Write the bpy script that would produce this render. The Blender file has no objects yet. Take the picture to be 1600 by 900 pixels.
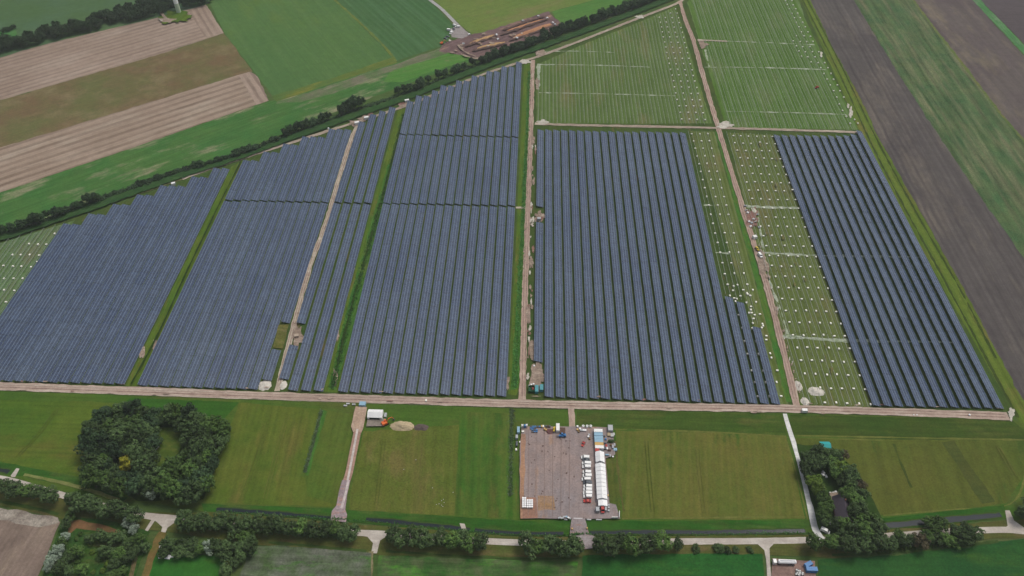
import bpy, math, random
from mathutils import Vector, Matrix, noise as mnoise
from mathutils.geometry import tessellate_polygon
random.seed(11)
R = random.Random(5)
scene = bpy.context.scene
COL = scene.collection

# ------------------------------------------------------------------ camera calibration
F, H, S = 1230.0, 400.0, 0.027
dY = Vector((55, -1202, F)).normalized()
dX = Vector((1, S, (1202*S-55)/F)).normalized()
dX = (dX - dX.dot(dY)*dY).normalized()
dZ = dX.cross(dY)

def G(u, v, z=0.0):
    """pixel of the 1600x900 photo -> point on the horizontal plane at height z"""
    r = Vector((u-800, v-450, F))
    d = (r.dot(dX), r.dot(dY), r.dot(dZ))
    t = (z-H)/d[2]
    return Vector((d[0]*t, d[1]*t, z))

cd = bpy.data.cameras.new('camera')
cam = bpy.data.objects.new('camera', cd); COL.objects.link(cam)
cd.sensor_width = 36; cd.lens = F/1600*36; cd.clip_start = 1; cd.clip_end = 20000
M = Matrix(((dX[0], -dX[1], -dX[2], 0), (dY[0], -dY[1], -dY[2], 0), (dZ[0], -dZ[1], -dZ[2], H), (0, 0, 0, 1)))
cam.matrix_world = M
scene.camera = cam

# ------------------------------------------------------------------ light
w = bpy.data.worlds.new("World"); scene.world = w; w.use_nodes = True
nt = w.node_tree
bg = nt.nodes['Background']
sky = nt.nodes.new('ShaderNodeTexSky'); sky.sky_type = 'NISHITA'; sky.sun_disc = False
SUN = Vector((0.34, 0.28, 0.90)).normalized()
el = math.asin(SUN.z); az = math.atan2(SUN.x, SUN.y)
sky.sun_elevation = el; sky.sun_rotation = az
sky.air_density = 1.0; sky.dust_density = 5.0; sky.ozone_density = 1.0
hs = nt.nodes.new('ShaderNodeHueSaturation'); hs.inputs['Saturation'].default_value = .5   # thin high cloud
nt.links.new(sky.outputs[0], hs.inputs['Color']); nt.links.new(hs.outputs[0], bg.inputs[0]); bg.inputs[1].default_value = 0.11
ld = bpy.data.lights.new('sun', 'SUN'); ld.energy = 1.5; ld.angle = math.radians(22); ld.color = (1, .95, .87)
sun = bpy.data.objects.new('sun', ld); COL.objects.link(sun)
sun.rotation_euler = (-SUN).to_track_quat('-Z', 'Y').to_euler()
vs = scene.view_settings
vs.view_transform = 'Standard'; vs.look = 'None'; vs.gamma = 1; vs.exposure = 0.0; vs.use_curve_mapping = False
scene.cycles.max_bounces = 5; scene.cycles.diffuse_bounces = 2; scene.cycles.glossy_bounces = 2
scene.cycles.volume_bounces = 1

# ------------------------------------------------------------------ colour and materials
K = 0.80
def lin(c, k=K):
    o = []
    for x in c:
        x /= 255.0
        o.append(k*(x/12.92 if x <= .04045 else ((x+.055)/1.055)**2.4))
    return (o[0], o[1], o[2], 1)

def newmat(name):
    m = bpy.data.materials.new(name); m.use_nodes = True
    t = m.node_tree
    return m, t, t.nodes['Principled BSDF']

def N(t, kind, **kw):
    n = t.nodes.new(kind)
    for k, v in kw.items(): setattr(n, k, v)
    return n

def maprange(t, src, a, b, c, d):
    n = N(t, 'ShaderNodeMapRange')
    for i, v in ((1, a), (2, b), (3, c), (4, d)): n.inputs[i].default_value = v
    t.links.new(src, n.inputs[0]); return n.outputs[0]

def noise(t, vec, scale, detail=4, rough=.55):
    n = N(t, 'ShaderNodeTexNoise'); n.inputs['Scale'].default_value = scale
    n.inputs['Detail'].default_value = detail; n.inputs['Roughness'].default_value = rough
    t.links.new(vec, n.inputs['Vector']); return n.outputs['Fac']

def mixc(t, fac, a, b):
    n = N(t, 'ShaderNodeMix', data_type='RGBA')
    if isinstance(fac, float): n.inputs[0].default_value = fac
    else: t.links.new(fac, n.inputs[0])
    for s, i in ((a, 6), (b, 7)):
        if isinstance(s, tuple): n.inputs[i].default_value = s
        else: t.links.new(s, n.inputs[i])
    return n.outputs[2]

def scalec(t, col, fac):
    n = N(t, 'ShaderNodeVectorMath', operation='SCALE')
    t.links.new(col, n.inputs[0]); t.links.new(fac, n.inputs['Scale']); return n.outputs[0]

def vmul(t, vec, s, off=(0, 0, 0)):
    n = N(t, 'ShaderNodeVectorMath', operation='MULTIPLY_ADD')
    t.links.new(vec, n.inputs[0]); n.inputs[1].default_value = s; n.inputs[2].default_value = off
    return n.outputs[0]

_seed = [0]
def fm(name, c0, c1, c2=None, L=45, d=None, period=None, sc=None, sa=.4, sharp=.2, streak=.12, sl=60, sw=2.2,
       fine=.16, c2lo=.52, c2hi=.66, rough=1.0, spec=0.0, period2=None, wob=1.0, mid=.08, st=.35):
    """ground cover: blotches c0/c1/c2, streaks and drill lines along direction d (two pixels)"""
    m, t, b = newmat(name)
    _seed[0] += 1
    off = (_seed[0]*37.1, _seed[0]*11.7, 0)
    geo = N(t, 'ShaderNodeNewGeometry').outputs['Position']
    ang = 0.0
    if d:
        a, e = G(*d[0]), G(*d[1]); ang = math.atan2(e.y-a.y, e.x-a.x)
    rot = N(t, 'ShaderNodeVectorRotate', rotation_type='Z_AXIS')
    t.links.new(geo, rot.inputs['Vector']); rot.inputs['Angle'].default_value = -ang
    rv = rot.outputs[0]
    p0 = vmul(t, geo, (1, 1, 1), off)
    col = mixc(t, maprange(t, noise(t, p0, 1.0/L, 7, .68), .38, .62, 0, 1), lin(c0), lin(c1))
    if c2:
        p2 = vmul(t, rv, (st, 1, 1), (off[1], off[0], 3))
        col = mixc(t, maprange(t, noise(t, p2, 2.2/L, 7, .68), c2lo, c2hi, 0, .9), col, lin(c2))
    if period:
        sep = N(t, 'ShaderNodeSeparateXYZ'); t.links.new(rv, sep.inputs[0])
        wobn = noise(t, p0, .03, 2)
        def wave(per, lo, hi):
            ma = N(t, 'ShaderNodeMath', operation='MULTIPLY_ADD'); t.links.new(sep.outputs[1], ma.inputs[0])
            ma.inputs[1].default_value = 2*math.pi/per
            mw = N(t, 'ShaderNodeMath', operation='MULTIPLY'); t.links.new(wobn, mw.inputs[0]); mw.inputs[1].default_value = 3.0*wob
            t.links.new(mw.outputs[0], ma.inputs[2])
            si = N(t, 'ShaderNodeMath', operation='SINE'); t.links.new(ma.outputs[0], si.inputs[0])
            return maprange(t, si.outputs[0], lo, hi, 0, 1)
        f = wave(period, sharp-.5, sharp+.5)
        nn = maprange(t, noise(t, vmul(t, rv, (.02, .12, 1), off), 1, 3), .3, .7, .25, 1)
        mm = N(t, 'ShaderNodeMath', operation='MULTIPLY'); t.links.new(f, mm.inputs[0]); t.links.new(nn, mm.inputs[1])
        ms = N(t, 'ShaderNodeMath', operation='MULTIPLY'); t.links.new(mm.outputs[0], ms.inputs[0]); ms.inputs[1].default_value = sa
        col = mixc(t, ms.outputs[0], col, lin(sc))
        if period2:
            f2 = wave(period2, .86, .99)
            m2 = N(t, 'ShaderNodeMath', operation='MULTIPLY'); t.links.new(f2, m2.inputs[0]); m2.inputs[1].default_value = sa
            col = mixc(t, m2.outputs[0], col, lin(sc))
    st = maprange(t, noise(t, vmul(t, rv, (1.0/sl, 1.0/sw, 1), off), 1, 4, .6), .3, .7, 1-streak, 1+streak)
    col = scalec(t, col, st)
    md = maprange(t, noise(t, p0, .15, 4, .65), .34, .66, 1-mid, 1+mid)
    col = scalec(t, col, md)
    fi = maprange(t, noise(t, p0, .9, 4, .75), .3, .7, 1-fine*1.35, 1+fine*1.35)
    col = scalec(t, col, fi)
    t.links.new(col, b.inputs['Base Color'])
    b.inputs['Roughness'].default_value = rough; b.inputs['Specular IOR Level'].default_value = spec
    return m

def pm(name, c, rough=.6, spec=.3, var=.12, scale=1.2, metal=0.0, k=K):
    """painted / simple surface with a little wear"""
    m, t, b = newmat(name)
    tc = N(t, 'ShaderNodeTexCoord').outputs['Object']
    base = N(t, 'ShaderNodeRGB'); base.outputs[0].default_value = lin(c, k)
    f = maprange(t, noise(t, tc, scale, 5, .65), .3, .7, 1-var, 1+var*.6)
    t.links.new(scalec(t, base.outputs[0], f), b.inputs['Base Color'])
    b.inputs['Roughness'].default_value = rough; b.inputs['Specular IOR Level'].default_value = spec
    b.inputs['Metallic'].default_value = metal
    return m

# ------------------------------------------------------------------ mesh helpers
class MB:
    def __init__(s): s.v = []; s.f = []; s.m = []
    def add(s, vs, fs, mi=0):
        o = len(s.v); s.v += [tuple(p) for p in vs]
        for f in fs: s.f.append(tuple(o+i for i in f)); s.m.append(mi)
    def box(s, c, d, mi=0, rz=0.0, top=(1, 1), ry=0.0):
        x, y, z = d[0]/2, d[1]/2, d[2]/2
        vs = []
        for k, (tx, ty) in ((-1, (1, 1)), (1, top)):
            for i, j in ((-1, -1), (1, -1), (1, 1), (-1, 1)):
                p = Vector((i*x*tx, j*y*ty, k*z))
                if ry: p = Matrix.Rotation(ry, 3, 'Y') @ p
                if rz: p = Matrix.Rotation(rz, 3, 'Z') @ p
                vs.append(p+Vector(c))
        s.add(vs, [(3, 2, 1, 0), (4, 5, 6, 7), (0, 1, 5, 4), (1, 2, 6, 5), (2, 3, 7, 6), (3, 0, 4, 7)], mi)
    def rod(s, a, b, r0, r1=None, n=6, mi=0, cap=True):
        a, b = Vector(a), Vector(b); r1 = r0 if r1 is None else r1
        q = (b-a).to_track_quat('Z', 'Y')
        vs = []
        for p, r in ((a, r0), (b, r1)):
            for i in range(n):
                an = 2*math.pi*i/n
                vs.append(p + q @ Vector((r*math.cos(an), r*math.sin(an), 0)))
        fs = [(i, (i+1) % n, n+(i+1) % n, n+i) for i in range(n)]
        if cap: fs += [tuple(range(n-1, -1, -1)), tuple(range(n, 2*n))]
        s.add(vs, fs, mi)
    def extr(s, prof, y0, y1, mi=0, axis='y'):
        """profile of (x,z) swept along y"""
        n = len(prof)
        vs = [(x, y0, z) for x, z in prof]+[(x, y1, z) for x, z in prof]
        fs = [(i, i+n, (i+1) % n+n, (i+1) % n) for i in range(n)]
        fs += [tuple(range(n)), tuple(range(2*n-1, n-1, -1))]
        if axis == 'x': vs = [(y, -x, z) for x, y, z in vs]
        s.add(vs, fs, mi)
    def mesh(s, name, mats):
        me = bpy.data.meshes.new(name); me.from_pydata(s.v, [], s.f)
        for m in (mats if isinstance(mats, (list, tuple)) else [mats]): me.materials.append(m)
        me.polygons.foreach_set('material_index', s.m); me.update()
        import bmesh
        bm = bmesh.new(); bm.from_mesh(me); bmesh.ops.recalc_face_normals(bm, faces=bm.faces); bm.to_mesh(me); bm.free()
        return me
    def build(s, name, mats, parent=None):
        return link(name, s.mesh(name, mats), parent)

def link(name, me, parent=None):
    o = bpy.data.objects.new(name, me); COL.objects.link(o)
    if parent: o.parent = parent
    return o

def tag(o, label=None, cat=None, group=None, kind=None):
    if label: o['label'] = label
    if cat: o['category'] = cat
    if group: o['group'] = group
    if kind: o['kind'] = kind
    return o

def empty(name, loc, rz, label, cat, group=None):
    o = bpy.data.objects.new(name, None); COL.objects.link(o)
    o.empty_display_size = .5
    o.location = loc; o.rotation_euler = (0, 0, rz)
    return tag(o, label, cat, group)

def copy_tree(o, parent=None):
    c = o.copy(); COL.objects.link(c); c.parent = parent
    for ch in o.children: copy_tree(ch, c)
    return c

ORD = ['zeroth', 'first', 'second', 'third', 'fourth', 'fifth', 'sixth', 'seventh', 'eighth', 'ninth', 'tenth', 'eleventh', 'twelfth',
       'thirteenth', 'fourteenth', 'fifteenth', 'sixteenth', 'seventeenth', 'eighteenth', 'nineteenth', 'twentieth']
TENS = {2: 'twenty', 3: 'thirty', 4: 'forty', 5: 'fifty', 6: 'sixty', 7: 'seventy', 8: 'eighty', 9: 'ninety'}
def ordw(n):
    if n <= 20: return ORD[n]
    if n >= 100: return 'hundred-and-'+ordw(n-100) if n > 100 else 'hundredth'
    a, b = divmod(n, 10)
    if b == 0: return TENS[a][:-1]+'ieth'
    return TENS[a]+'-'+ORD[b]

# ------------------------------------------------------------------ ground patches
PATCHES = []
_lvl = [0]
def inside(poly, x, y):
    c = False; n = len(poly); j = n-1
    for i in range(n):
        xi, yi = poly[i]; xj, yj = poly[j]
        if (yi > y) != (yj > y) and x < (xj-xi)*(y-yi)/(yj-yi)+xi: c = not c
        j = i
    return c
def gz(x, y):
    z = 0.0
    for poly, pz, bb in PATCHES:
        if bb[0] <= x <= bb[2] and bb[1] <= y <= bb[3] and pz > z and inside(poly, x, y): z = pz
    return z

def jag(pts, rough, step=4.0, closed=True):
    out = []
    n = len(pts)
    for i in range(n if closed else n-1):
        a, b = Vector(pts[i]), Vector(pts[(i+1) % n])
        L = (b-a).length; k = max(1, int(L/step))
        nrm = Vector((-(b-a).y, (b-a).x)).normalized() if L > 1e-6 else Vector((0, 0))
        for q in range(k):
            p = a+(b-a)*q/k
            if rough and (q or rough > .3):
                e = mnoise.noise(Vector((p.x*.21, p.y*.21, 3.3)))*1.6+mnoise.noise(Vector((p.x*.05, p.y*.05, 7)))*.8
                p = p+nrm*rough*e
            out.append((p.x, p.y))
    return out

def sheet(name, pts, mat, rough=.5, step=4.0):
    """flat sheet, a few mm above the one laid before it"""
    _lvl[0] += 1; z = .01+.004*_lvl[0]
    pts = jag(pts, rough, step)
    tris = tessellate_polygon([[Vector((x, y, 0)) for x, y in pts]])
    me = bpy.data.meshes.new(name)
    fs = []
    for a, b, c in tris:
        A, B, C_ = pts[a], pts[b], pts[c]
        cr = (B[0]-A[0])*(C_[1]-A[1])-(B[1]-A[1])*(C_[0]-A[0])
        fs.append((a, b, c) if cr > 0 else (a, c, b))
    me.from_pydata([(x, y, z) for x, y in pts], [], fs); me.materials.append(mat); me.update()
    o = link(name, me); tag(o, kind='structure')
    xs = [p[0] for p in pts]; ys = [p[1] for p in pts]
    PATCHES.append((pts, z, (min(xs), min(ys), max(xs), max(ys))))
    return o

def field(name, px, mat, rough=.6, step=5.0):
    return sheet(name, [G(u, v).to_2d() for u, v in px], mat, rough, step)

def smooth(px, n=6):
    P = [Vector(p) for p in px]
    if len(P) < 3: return P
    out = []
    for i in range(len(P)-1):
        p0 = P[max(i-1, 0)]; p1 = P[i]; p2 = P[i+1]; p3 = P[min(i+2, len(P)-1)]
        for k in range(n):
            t = k/n
            out.append(.5*((2*p1)+(p2-p0)*t+(2*p0-5*p1+4*p2-p3)*t*t+(3*p1-p0-3*p2+p3)*t**3))
    out.append(P[-1]); return out

def ribbon_pts(px, wid, z=0.0):
    c = [G(p[0], p[1]).to_2d() for p in smooth(px)]
    L, Rr = [], []
    for i, p in enumerate(c):
        d = (c[min(i+1, len(c)-1)]-c[max(i-1, 0)]).normalized(); n = Vector((-d.y, d.x))
        ww = wid if not isinstance(wid, (list, tuple)) else wid[0]+(wid[1]-wid[0])*i/(len(c)-1)
        L.append(p+n*ww/2); Rr.append(p-n*ww/2)
    return L+Rr[::-1]

def track(name, px, wid, mat, rough=.3, step=2.0):
    if name == 'gravel_track': rough = .42
    return sheet(name, ribbon_pts(px, wid), mat, rough, step)

# ------------------------------------------------------------------ ground
gm = fm('grassland', (72, 96, 50), (84, 104, 56), (98, 104, 66), L=90)
me = bpy.data.meshes.new('ground')
me.from_pydata([(-3000, -1200, 0), (3000, -1200, 0), (3000, 4000, 0), (-3000, 4000, 0)], [], [(0, 1, 2, 3)]); me.materials.append(gm)
tag(link('ground', me), kind='structure')

ROWD = ((855, 600), (855, 200))
# ---- far left fields
m = fm('far_pasture', (82, 110, 84), (76, 104, 58), (90, 116, 74), L=160, d=((0, 80), (300, 12)), streak=.06, fine=.08)
field('pasture', [(-200, -140), (420, -140), (332, 0), (315, 12), (160, 50), (0, 92), (-200, 145)], m)
field('paddock', [(-30, 58), (24, 43), (30, 68), (-30, 80)], fm('paddock_grass', (72, 124, 68), (82, 120, 64), L=40), .3)
DT = ((0, 157), (349, 52))
m = fm('stubble', (164, 146, 132), (152, 134, 120), (170, 154, 140), L=70, d=DT, period=7.5, sc=(112, 94, 82), sa=.5, streak=.10, fine=.12, wob=.25)
field('stubble_field', [(-200, 148), (0, 90), (60, 72), (130, 55), (245, 28), (322, 7), (350, 52), (250, 85), (0, 157), (-200, 216)], m, .8)
m2 = fm('stubble_headland', (166, 148, 134), (154, 136, 122), L=40, d=((322, 7), (350, 52)), period=7.0, sc=(112, 94, 82), sa=.6)
field('stubble_field', [(294, 15), (322, 8), (349, 51), (322, 59), (310, 42)], m2, .8)
field('fallow_field', [(-200, 216), (0, 157), (250, 85), (350, 52), (395, 112), (20, 226), (-200, 292)],
      fm('fallow', (116, 98, 72), (104, 106, 66), (136, 124, 92), L=55, d=DT, c2lo=.5, c2hi=.75, streak=.08, fine=.22, st=.9), .9)
m = fm('stubble_lower', (166, 148, 132), (156, 138, 122), (172, 158, 142), L=70, d=((0, 301), (400, 165)), period=9.5, sc=(102, 84, 70), sa=.65, streak=.12, fine=.12, wob=.25)
field('stubble_field', [(-200, 292), (20, 225), (390, 112), (402, 120), (420, 157), (225, 225), (0, 301), (-200, 370)], m, .8)
m2 = fm('stubble_turn', (168, 150, 136), (158, 140, 126), L=40, d=((392, 113), (420, 156)), period=8, sc=(104, 86, 74), sa=.65)
field('stubble_field', [(374, 119), (392, 112), (403, 120), (420, 157), (400, 164)], m2, .6)
m = fm('strip_meadow', (66, 112, 56), (78, 114, 58), (148, 144, 116), L=42, d=((0, 330), (560, 130)), c2lo=.53, c2hi=.66, streak=.2, sl=60, sw=3, fine=.22)
field('meadow', [(-200, 372), (0, 301), (225, 225), (400, 165), (425, 158), (520, 130), (618, 98), (700, 72), (745, 86), (735, 96), (640, 130),
                 (540, 168), (400, 226), (300, 268), (200, 305), (100, 335), (0, 364), (-200, 440)], m)
m = fm('bright_meadow', (74, 126, 54), (88, 132, 60), (112, 126, 80), L=40, d=((620, 110), (730, 85)), period=9, sc=(112, 138, 80), sa=.35, c2lo=.6)
field('meadow', [(612, 106), (700, 80), (742, 90), (690, 106), (630, 128), (600, 128)], m)
field('muddy_verge', [(432, 160), (520, 132), (620, 100), (690, 74), (700, 84), (610, 112), (520, 146), (470, 160)],
      fm('verge_mud', (118, 116, 96), (92, 116, 72), (136, 132, 112), L=25, d=((432, 160), (690, 74)), streak=.2), 1.2)
DC = ((420, 0), (560, 110))
m = fm('green_crop', (80, 114, 64), (86, 118, 64), (92, 118, 58), L=110, d=((522, 0), (618, 96)), period=26, wob=.3, sc=(100, 130, 76), sa=.55, sharp=.95, streak=.09, fine=.14)
field('crop_field', [(250, -140), (325, -3), (336, 22), (352, 54), (400, 116), (432, 158), (520, 129), (619, 96), (520, -5), (400, -140)], m, .5)
field('crop_border', [(424, 150), (432, 159), (520, 130), (620, 98), (612, 90), (520, 122)],
      fm('crop_edge', (100, 116, 54), (84, 112, 58), (120, 124, 56), L=30, d=((432, 159), (620, 98))), .8)
m = fm('maize_crop', (66, 102, 60), (72, 106, 62), (78, 110, 66), L=90, d=((560, 0), (650, 80)), period=6.5, wob=.3, sc=(88, 124, 84), sa=.45, period2=33, streak=.12, fine=.18)
field('crop_field', [(400, -140), (521, -5), (620, 95), (690, 72), (700, 62), (711, 42), (690, 20), (664, -5), (560, -140)], m, .5)
track('crop_border', [(500, -20), (560, 33), (600, 72), (619, 96)], 2.6, fm('balk', (112, 122, 56), (96, 118, 60), L=10), .5)
m = fm('yellow_meadow', (112, 128, 64), (100, 126, 60), (124, 124, 78), L=70, d=((735, 50), (960, -20)), streak=.1)
field('meadow', [(560, -140), (672, -5), (712, 32), (740, 56), (790, 40), (862, 18), (1010, -22), (1160, -70), (1160, -140)], m)
m = fm('green_meadow', (76, 124, 58), (88, 126, 60), (92, 130, 66), L=60, d=((870, 36), (1010, -2)), streak=.12)
field('meadow', [(862, 18), (872, 34), (884, 44), (1010, 4), (1070, -16), (1170, -62), (1010, -22)], m)
# digging site
m = fm('dug_soil', (124, 102, 100), (108, 88, 88), (164, 134, 114), L=18, d=((740, 80), (860, 30)), c2lo=.55, streak=.2, fine=.25)
field('excavated_ground', [(686, 80), (696, 66), (735, 55), (790, 40), (856, 18), (872, 32), (884, 44), (850, 60), (800, 76), (748, 92), (716, 86)], m, 1.6)
m = fm('concrete_far', (176, 176, 174), (160, 158, 154), L=14)
track('farm_road', [(640, -25), (668, -3), (690, 14), (710, 34), (728, 52)], 4.2, m, .2)
field('yard', [(702, 46), (716, 38), (735, 54), (722, 60), (706, 58)], fm('yard_grit', (160, 154, 152), (146, 138, 136), L=10), .6)

# ---- solar park ground
m = fm('park_grass', (64, 88, 42), (78, 92, 46), (98, 92, 60), L=22, d=ROWD, c2lo=.62, streak=.14, sl=20)
field('solar_park_grass', [(-200, 470), (0, 377), (120, 338), (280, 286), (420, 234), (560, 186), (700, 137), (830, 93), (960, 45), (1070, 2), (1250, -130),
                           (1345, 205), (1470, 430), (1584, 642), (1570, 660), (840, 640), (420, 624), (-200, 612)], m)
PITCH = 7.15
FR = dict(d=ROWD, period=PITCH/2, sharp=.2, wob=.12, streak=.16, sl=40, sw=1.6)
mG = fm('frame_grass', (92, 116, 56), (82, 106, 46), (112, 112, 68), L=50, sc=(142, 154, 122), sa=.45, **FR)
field('grass', [(838, 102), (900, 74), (1000, 34), (1056, 10), (1112, 193), (838, 193)], mG)
FR2 = dict(FR, period=PITCH)
mH = fm('frame_grass_green', (90, 120, 54), (80, 112, 42), (102, 120, 68), L=50, sc=(136, 152, 122), sa=.4, **FR2)
field('grass', [(1074, 4), (1100, -60), (1230, -60), (1258, 30), (1342, 203), (1135, 200)], mH)
mF = fm('frame_grass_dry', (98, 112, 56), (88, 104, 46), (112, 108, 66), L=40, sc=(130, 140, 108), sa=.42, **FR)
field('grass', [(1136, 207), (1207, 211), (1290, 420), (1364, 638), (1246, 634)], mF)
field('grass', [(1078, 205), (1116, 206), (1232, 632), (1218, 632)], mF)
field('grass', [(-200, 470), (0, 380), (118, 344), (0, 507), (-110, 640), (-200, 640)], fm('frame_grass_pale', (96, 122, 82), (88, 112, 66), (112, 116, 84), L=40, sc=(134, 150, 122), sa=.32, **FR))
mS = fm('strip_grass', (78, 108, 38), (92, 110, 42), (112, 104, 54), L=25, d=ROWD, c2lo=.56, streak=.22, sl=25, sw=1.4)
mL = fm('lush_grass', (64, 114, 48), (78, 114, 46), (94, 114, 50), L=18, d=ROWD, streak=.2, sl=15, sw=1.4)
field('grass_strip', [(361, 261), (382, 250), (300, 425), (217, 604), (196, 603), (280, 430)], mS, .4)
field('grass_strip', [(622, 172), (641, 165), (585, 390), (530, 614), (505, 612), (560, 400)], mS, .4)
field('grass_strip', [(606, 258), (622, 250), (578, 440), (524, 610), (512, 608), (556, 430)], mL, .6)
field('grass_strip', [(819, 98), (832, 98), (828, 225), (823, 420), (812, 608), (806, 618), (794, 616), (806, 380)], mS, .3)
field('grass_strip', [(826, 110), (831.5, 110), (827, 225), (822, 420), (810, 606), (798, 610), (810, 420), (820, 225)], mL, .4)
field('grass_strip', [(1117, 205), (1124, 207), (1160, 335), (1238, 612), (1240, 628), (1229, 628), (1170, 400)], mL, .6)
field('grass_strip', [(1243, -20), (1257, -20), (1300, 72), (1340, 145), (1378, 225), (1440, 335), (1505, 450), (1560, 555), (1622, 665), (1660, 740),
                      (1600, 680), (1584, 642), (1474, 450), (1352, 225), (1300, 108)],
      fm('verge_right', (98, 116, 46), (84, 108, 40), (112, 108, 56), L=30, d=((1352, 225), (1474, 450)), streak=.25, sl=120, sw=2.0), .5)
mVd = fm('verge_ditch', (58, 74, 34), (68, 82, 38), L=10)
track('ditch', [(1249, -10), (1308, 108), (1360, 222), (1400, 300), (1482, 450), (1590, 652)], 1.6, mVd, .5)
track('ditch', [(1256, -10), (1312, 98), (1372, 222), (1436, 340), (1500, 452), (1556, 560)], 1.4, mVd, .5)
track('grass_strip', [(1252, -10), (1310, 104), (1366, 222), (1418, 320), (1491, 450), (1572, 606)], 2.6, fm('verge_bright', (106, 122, 50), (96, 116, 46), L=12), .6)
# worn cross tracks of the cable trenches
mT = fm('trench', (178, 186, 168), (150, 162, 134), (96, 114, 66), L=5, c2lo=.54, fine=.25)
for pts in ([(1140, 203), (1250, 205), (1340, 207)],):
    pass
for pts, wd in (([(1094, 63), (1180, 66), (1272, 70)], 1.1), ([(1100, 105), (1200, 106), (1290, 109)], 1.1), ([(1135, 174), (1230, 176), (1322, 179)], 1.3),
                ([(842, 81), (900, 80), (960, 82)], 1.1), ([(842, 101), (930, 102), (1015, 105)], 1.0), ([(842, 145), (950, 147), (1055, 150)], .9),
                ([(1165, 322), (1200, 324), (1245, 325)], 2.4), ([(1187, 395), (1230, 397), (1272, 399), (1446, 402)], 2.0), ([(1222, 526), (1270, 529), (1322, 532), (1494, 535)], 2.6),
                ([(1100, 321), (1118, 321)], 1.2), ([(1118, 395), (1140, 396)], 1.2), ([(1183, 330), (1200, 430), (1218, 480), (1232, 525)], 1.2),
                ([(842, 100), (841, 140)], 3.0), ([(1102, 78), (1108, 105)], 1.5)):
    track('trench_track', pts, wd, mT, .9, 1.5)

# ---- right hand fields
DR = ((1400, 200), (1520, 420))
m = fm('ploughed', (98, 93, 90), (86, 81, 80), (114, 106, 98), L=80, d=DR, period=5.0, sc=(74, 68, 70), sa=.34, period2=21, streak=.16, sl=150, sw=3, fine=.10)
field('ploughed_field', [(1190, -140), (1257, -20), (1300, 72), (1340, 145), (1378, 225), (1440, 335), (1505, 450), (1560, 555), (1622, 665), (1660, 740), (1900, 900),
                         (1900, 700), (1600, 402), (1525, 298), (1476, 225), (1407, 120), (1333, -2), (1260, -140)], m, 1.0)
m = fm('weedy_crop', (68, 98, 62), (88, 106, 68), (122, 120, 92), L=22, d=DR, c2lo=.47, c2hi=.70, streak=.32, sl=70, sw=4.5, fine=.3, st=.10)
field('crop_field', [(1260, -140), (1333, -2), (1407, 120), (1476, 225), (1525, 298), (1600, 402), (1900, 700), (1900, 520), (1600, 221), (1512, 112), (1425, -2), (1330, -140)], m, 1.5)
m = fm('ploughed_far', (104, 96, 92), (96, 86, 86), (124, 114, 98), L=80, d=((1425, 0), (1600, 220)), streak=.14, sl=150, sw=6, fine=.10)
field('ploughed_field', [(1330, -140), (1425, -2), (1512, 112), (1600, 221), (1900, 520), (1900, 300), (1600, 88), (1518, -2), (1400, -140)], m, .8)
track('grass_strip', [(1330, -140), (1426, -1), (1513, 112), (1601, 221), (1800, 425)], 2.6, fm('balk_far', (112, 116, 64), (90, 112, 60), L=20), .8)
track('grass_strip', [(1420, -120), (1524, -2), (1562, 38), (1602, 80), (1750, 230)], 9.5, fm('strip_far', (74, 128, 74), (88, 132, 84), (118, 142, 112), L=25, d=((1524, 0), (1602, 80)), streak=.2), .6)
field('ploughed_field', [(1425, -140), (1530, -2), (1606, 75), (1900, 360), (1900, -140)], fm('ploughed_dark', (94, 86, 88), (86, 78, 80), L=80, fine=.1), .6)

# ---- meadows below the park
m = fm('meadow_base', (70, 102, 38), (82, 104, 42), (92, 98, 50), L=55, d=((0, 700), (400, 715)), streak=.12)
field('meadow', [(-200, 605), (420, 624), (840, 640), (1250, 646), (1580, 655), (1700, 700), (1900, 900), (1570, 812), (1385, 822), (1262, 832), (900, 832), (520, 812), (330, 800), (0, 760), (-200, 740)], m)
m = fm('meadow_west', (92, 110, 40), (74, 104, 36), (102, 104, 46), L=60, d=((0, 690), (170, 695)), period=3.4, sc=(62, 86, 30), sa=.30, streak=.12)
field('meadow', [(-200, 618), (190, 630), (140, 690), (122, 745), (0, 722), (-200, 706)], m)
field('meadow', [(205, 622), (374, 629), (345, 660), (190, 634)], fm('meadow_green', (52, 96, 34), (60, 98, 36), L=30, d=((205, 624), (374, 630)), streak=.15), .6)
m = fm('meadow_mid', (102, 110, 46), (82, 104, 38), (112, 108, 54), L=45, d=((430, 650), (400, 780)), period=5.2, sc=(74, 92, 34), sa=.35, streak=.14)
field('meadow', [(374, 629), (500, 640), (486, 690), (470, 742), (516, 770), (528, 792), (320, 786), (345, 700)], m)
field('meadow', [(506, 640), (552, 648), (543, 720), (526, 790), (480, 775), (476, 742)], fm('meadow_strip', (80, 104, 40), (94, 106, 46), L=25, d=((506, 640), (476, 742)), streak=.16), .5)
m = fm('meadow_trodden', (104, 108, 50), (88, 104, 42), (116, 108, 62), L=40, d=((600, 700), (592, 780)), period=4.5, sc=(84, 94, 40), sa=.25, streak=.1, fine=.22)
field('meadow', [(568, 674), (718, 664), (714, 730), (710, 806), (545, 798), (552, 750)], m)
m = fm('meadow_stripes', (60, 100, 36), (80, 104, 42), (98, 104, 50), L=25, d=((740, 660), (736, 790)), period=7, sc=(92, 100, 44), sa=.4, streak=.2, sl=60, sw=3)
field('meadow', [(718, 644), (806, 645), (808, 812), (711, 806)], m)
m = fm('meadow_dry', (106, 106, 50), (90, 104, 44), (64, 96, 36), L=45, d=((1100, 690), (1105, 800)), c2lo=.58, period=4.5, sc=(120, 112, 62), sa=.35, streak=.1)
field('meadow', [(962, 672), (1100, 676), (1229, 682), (1258, 812), (972, 812)], m)
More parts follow.
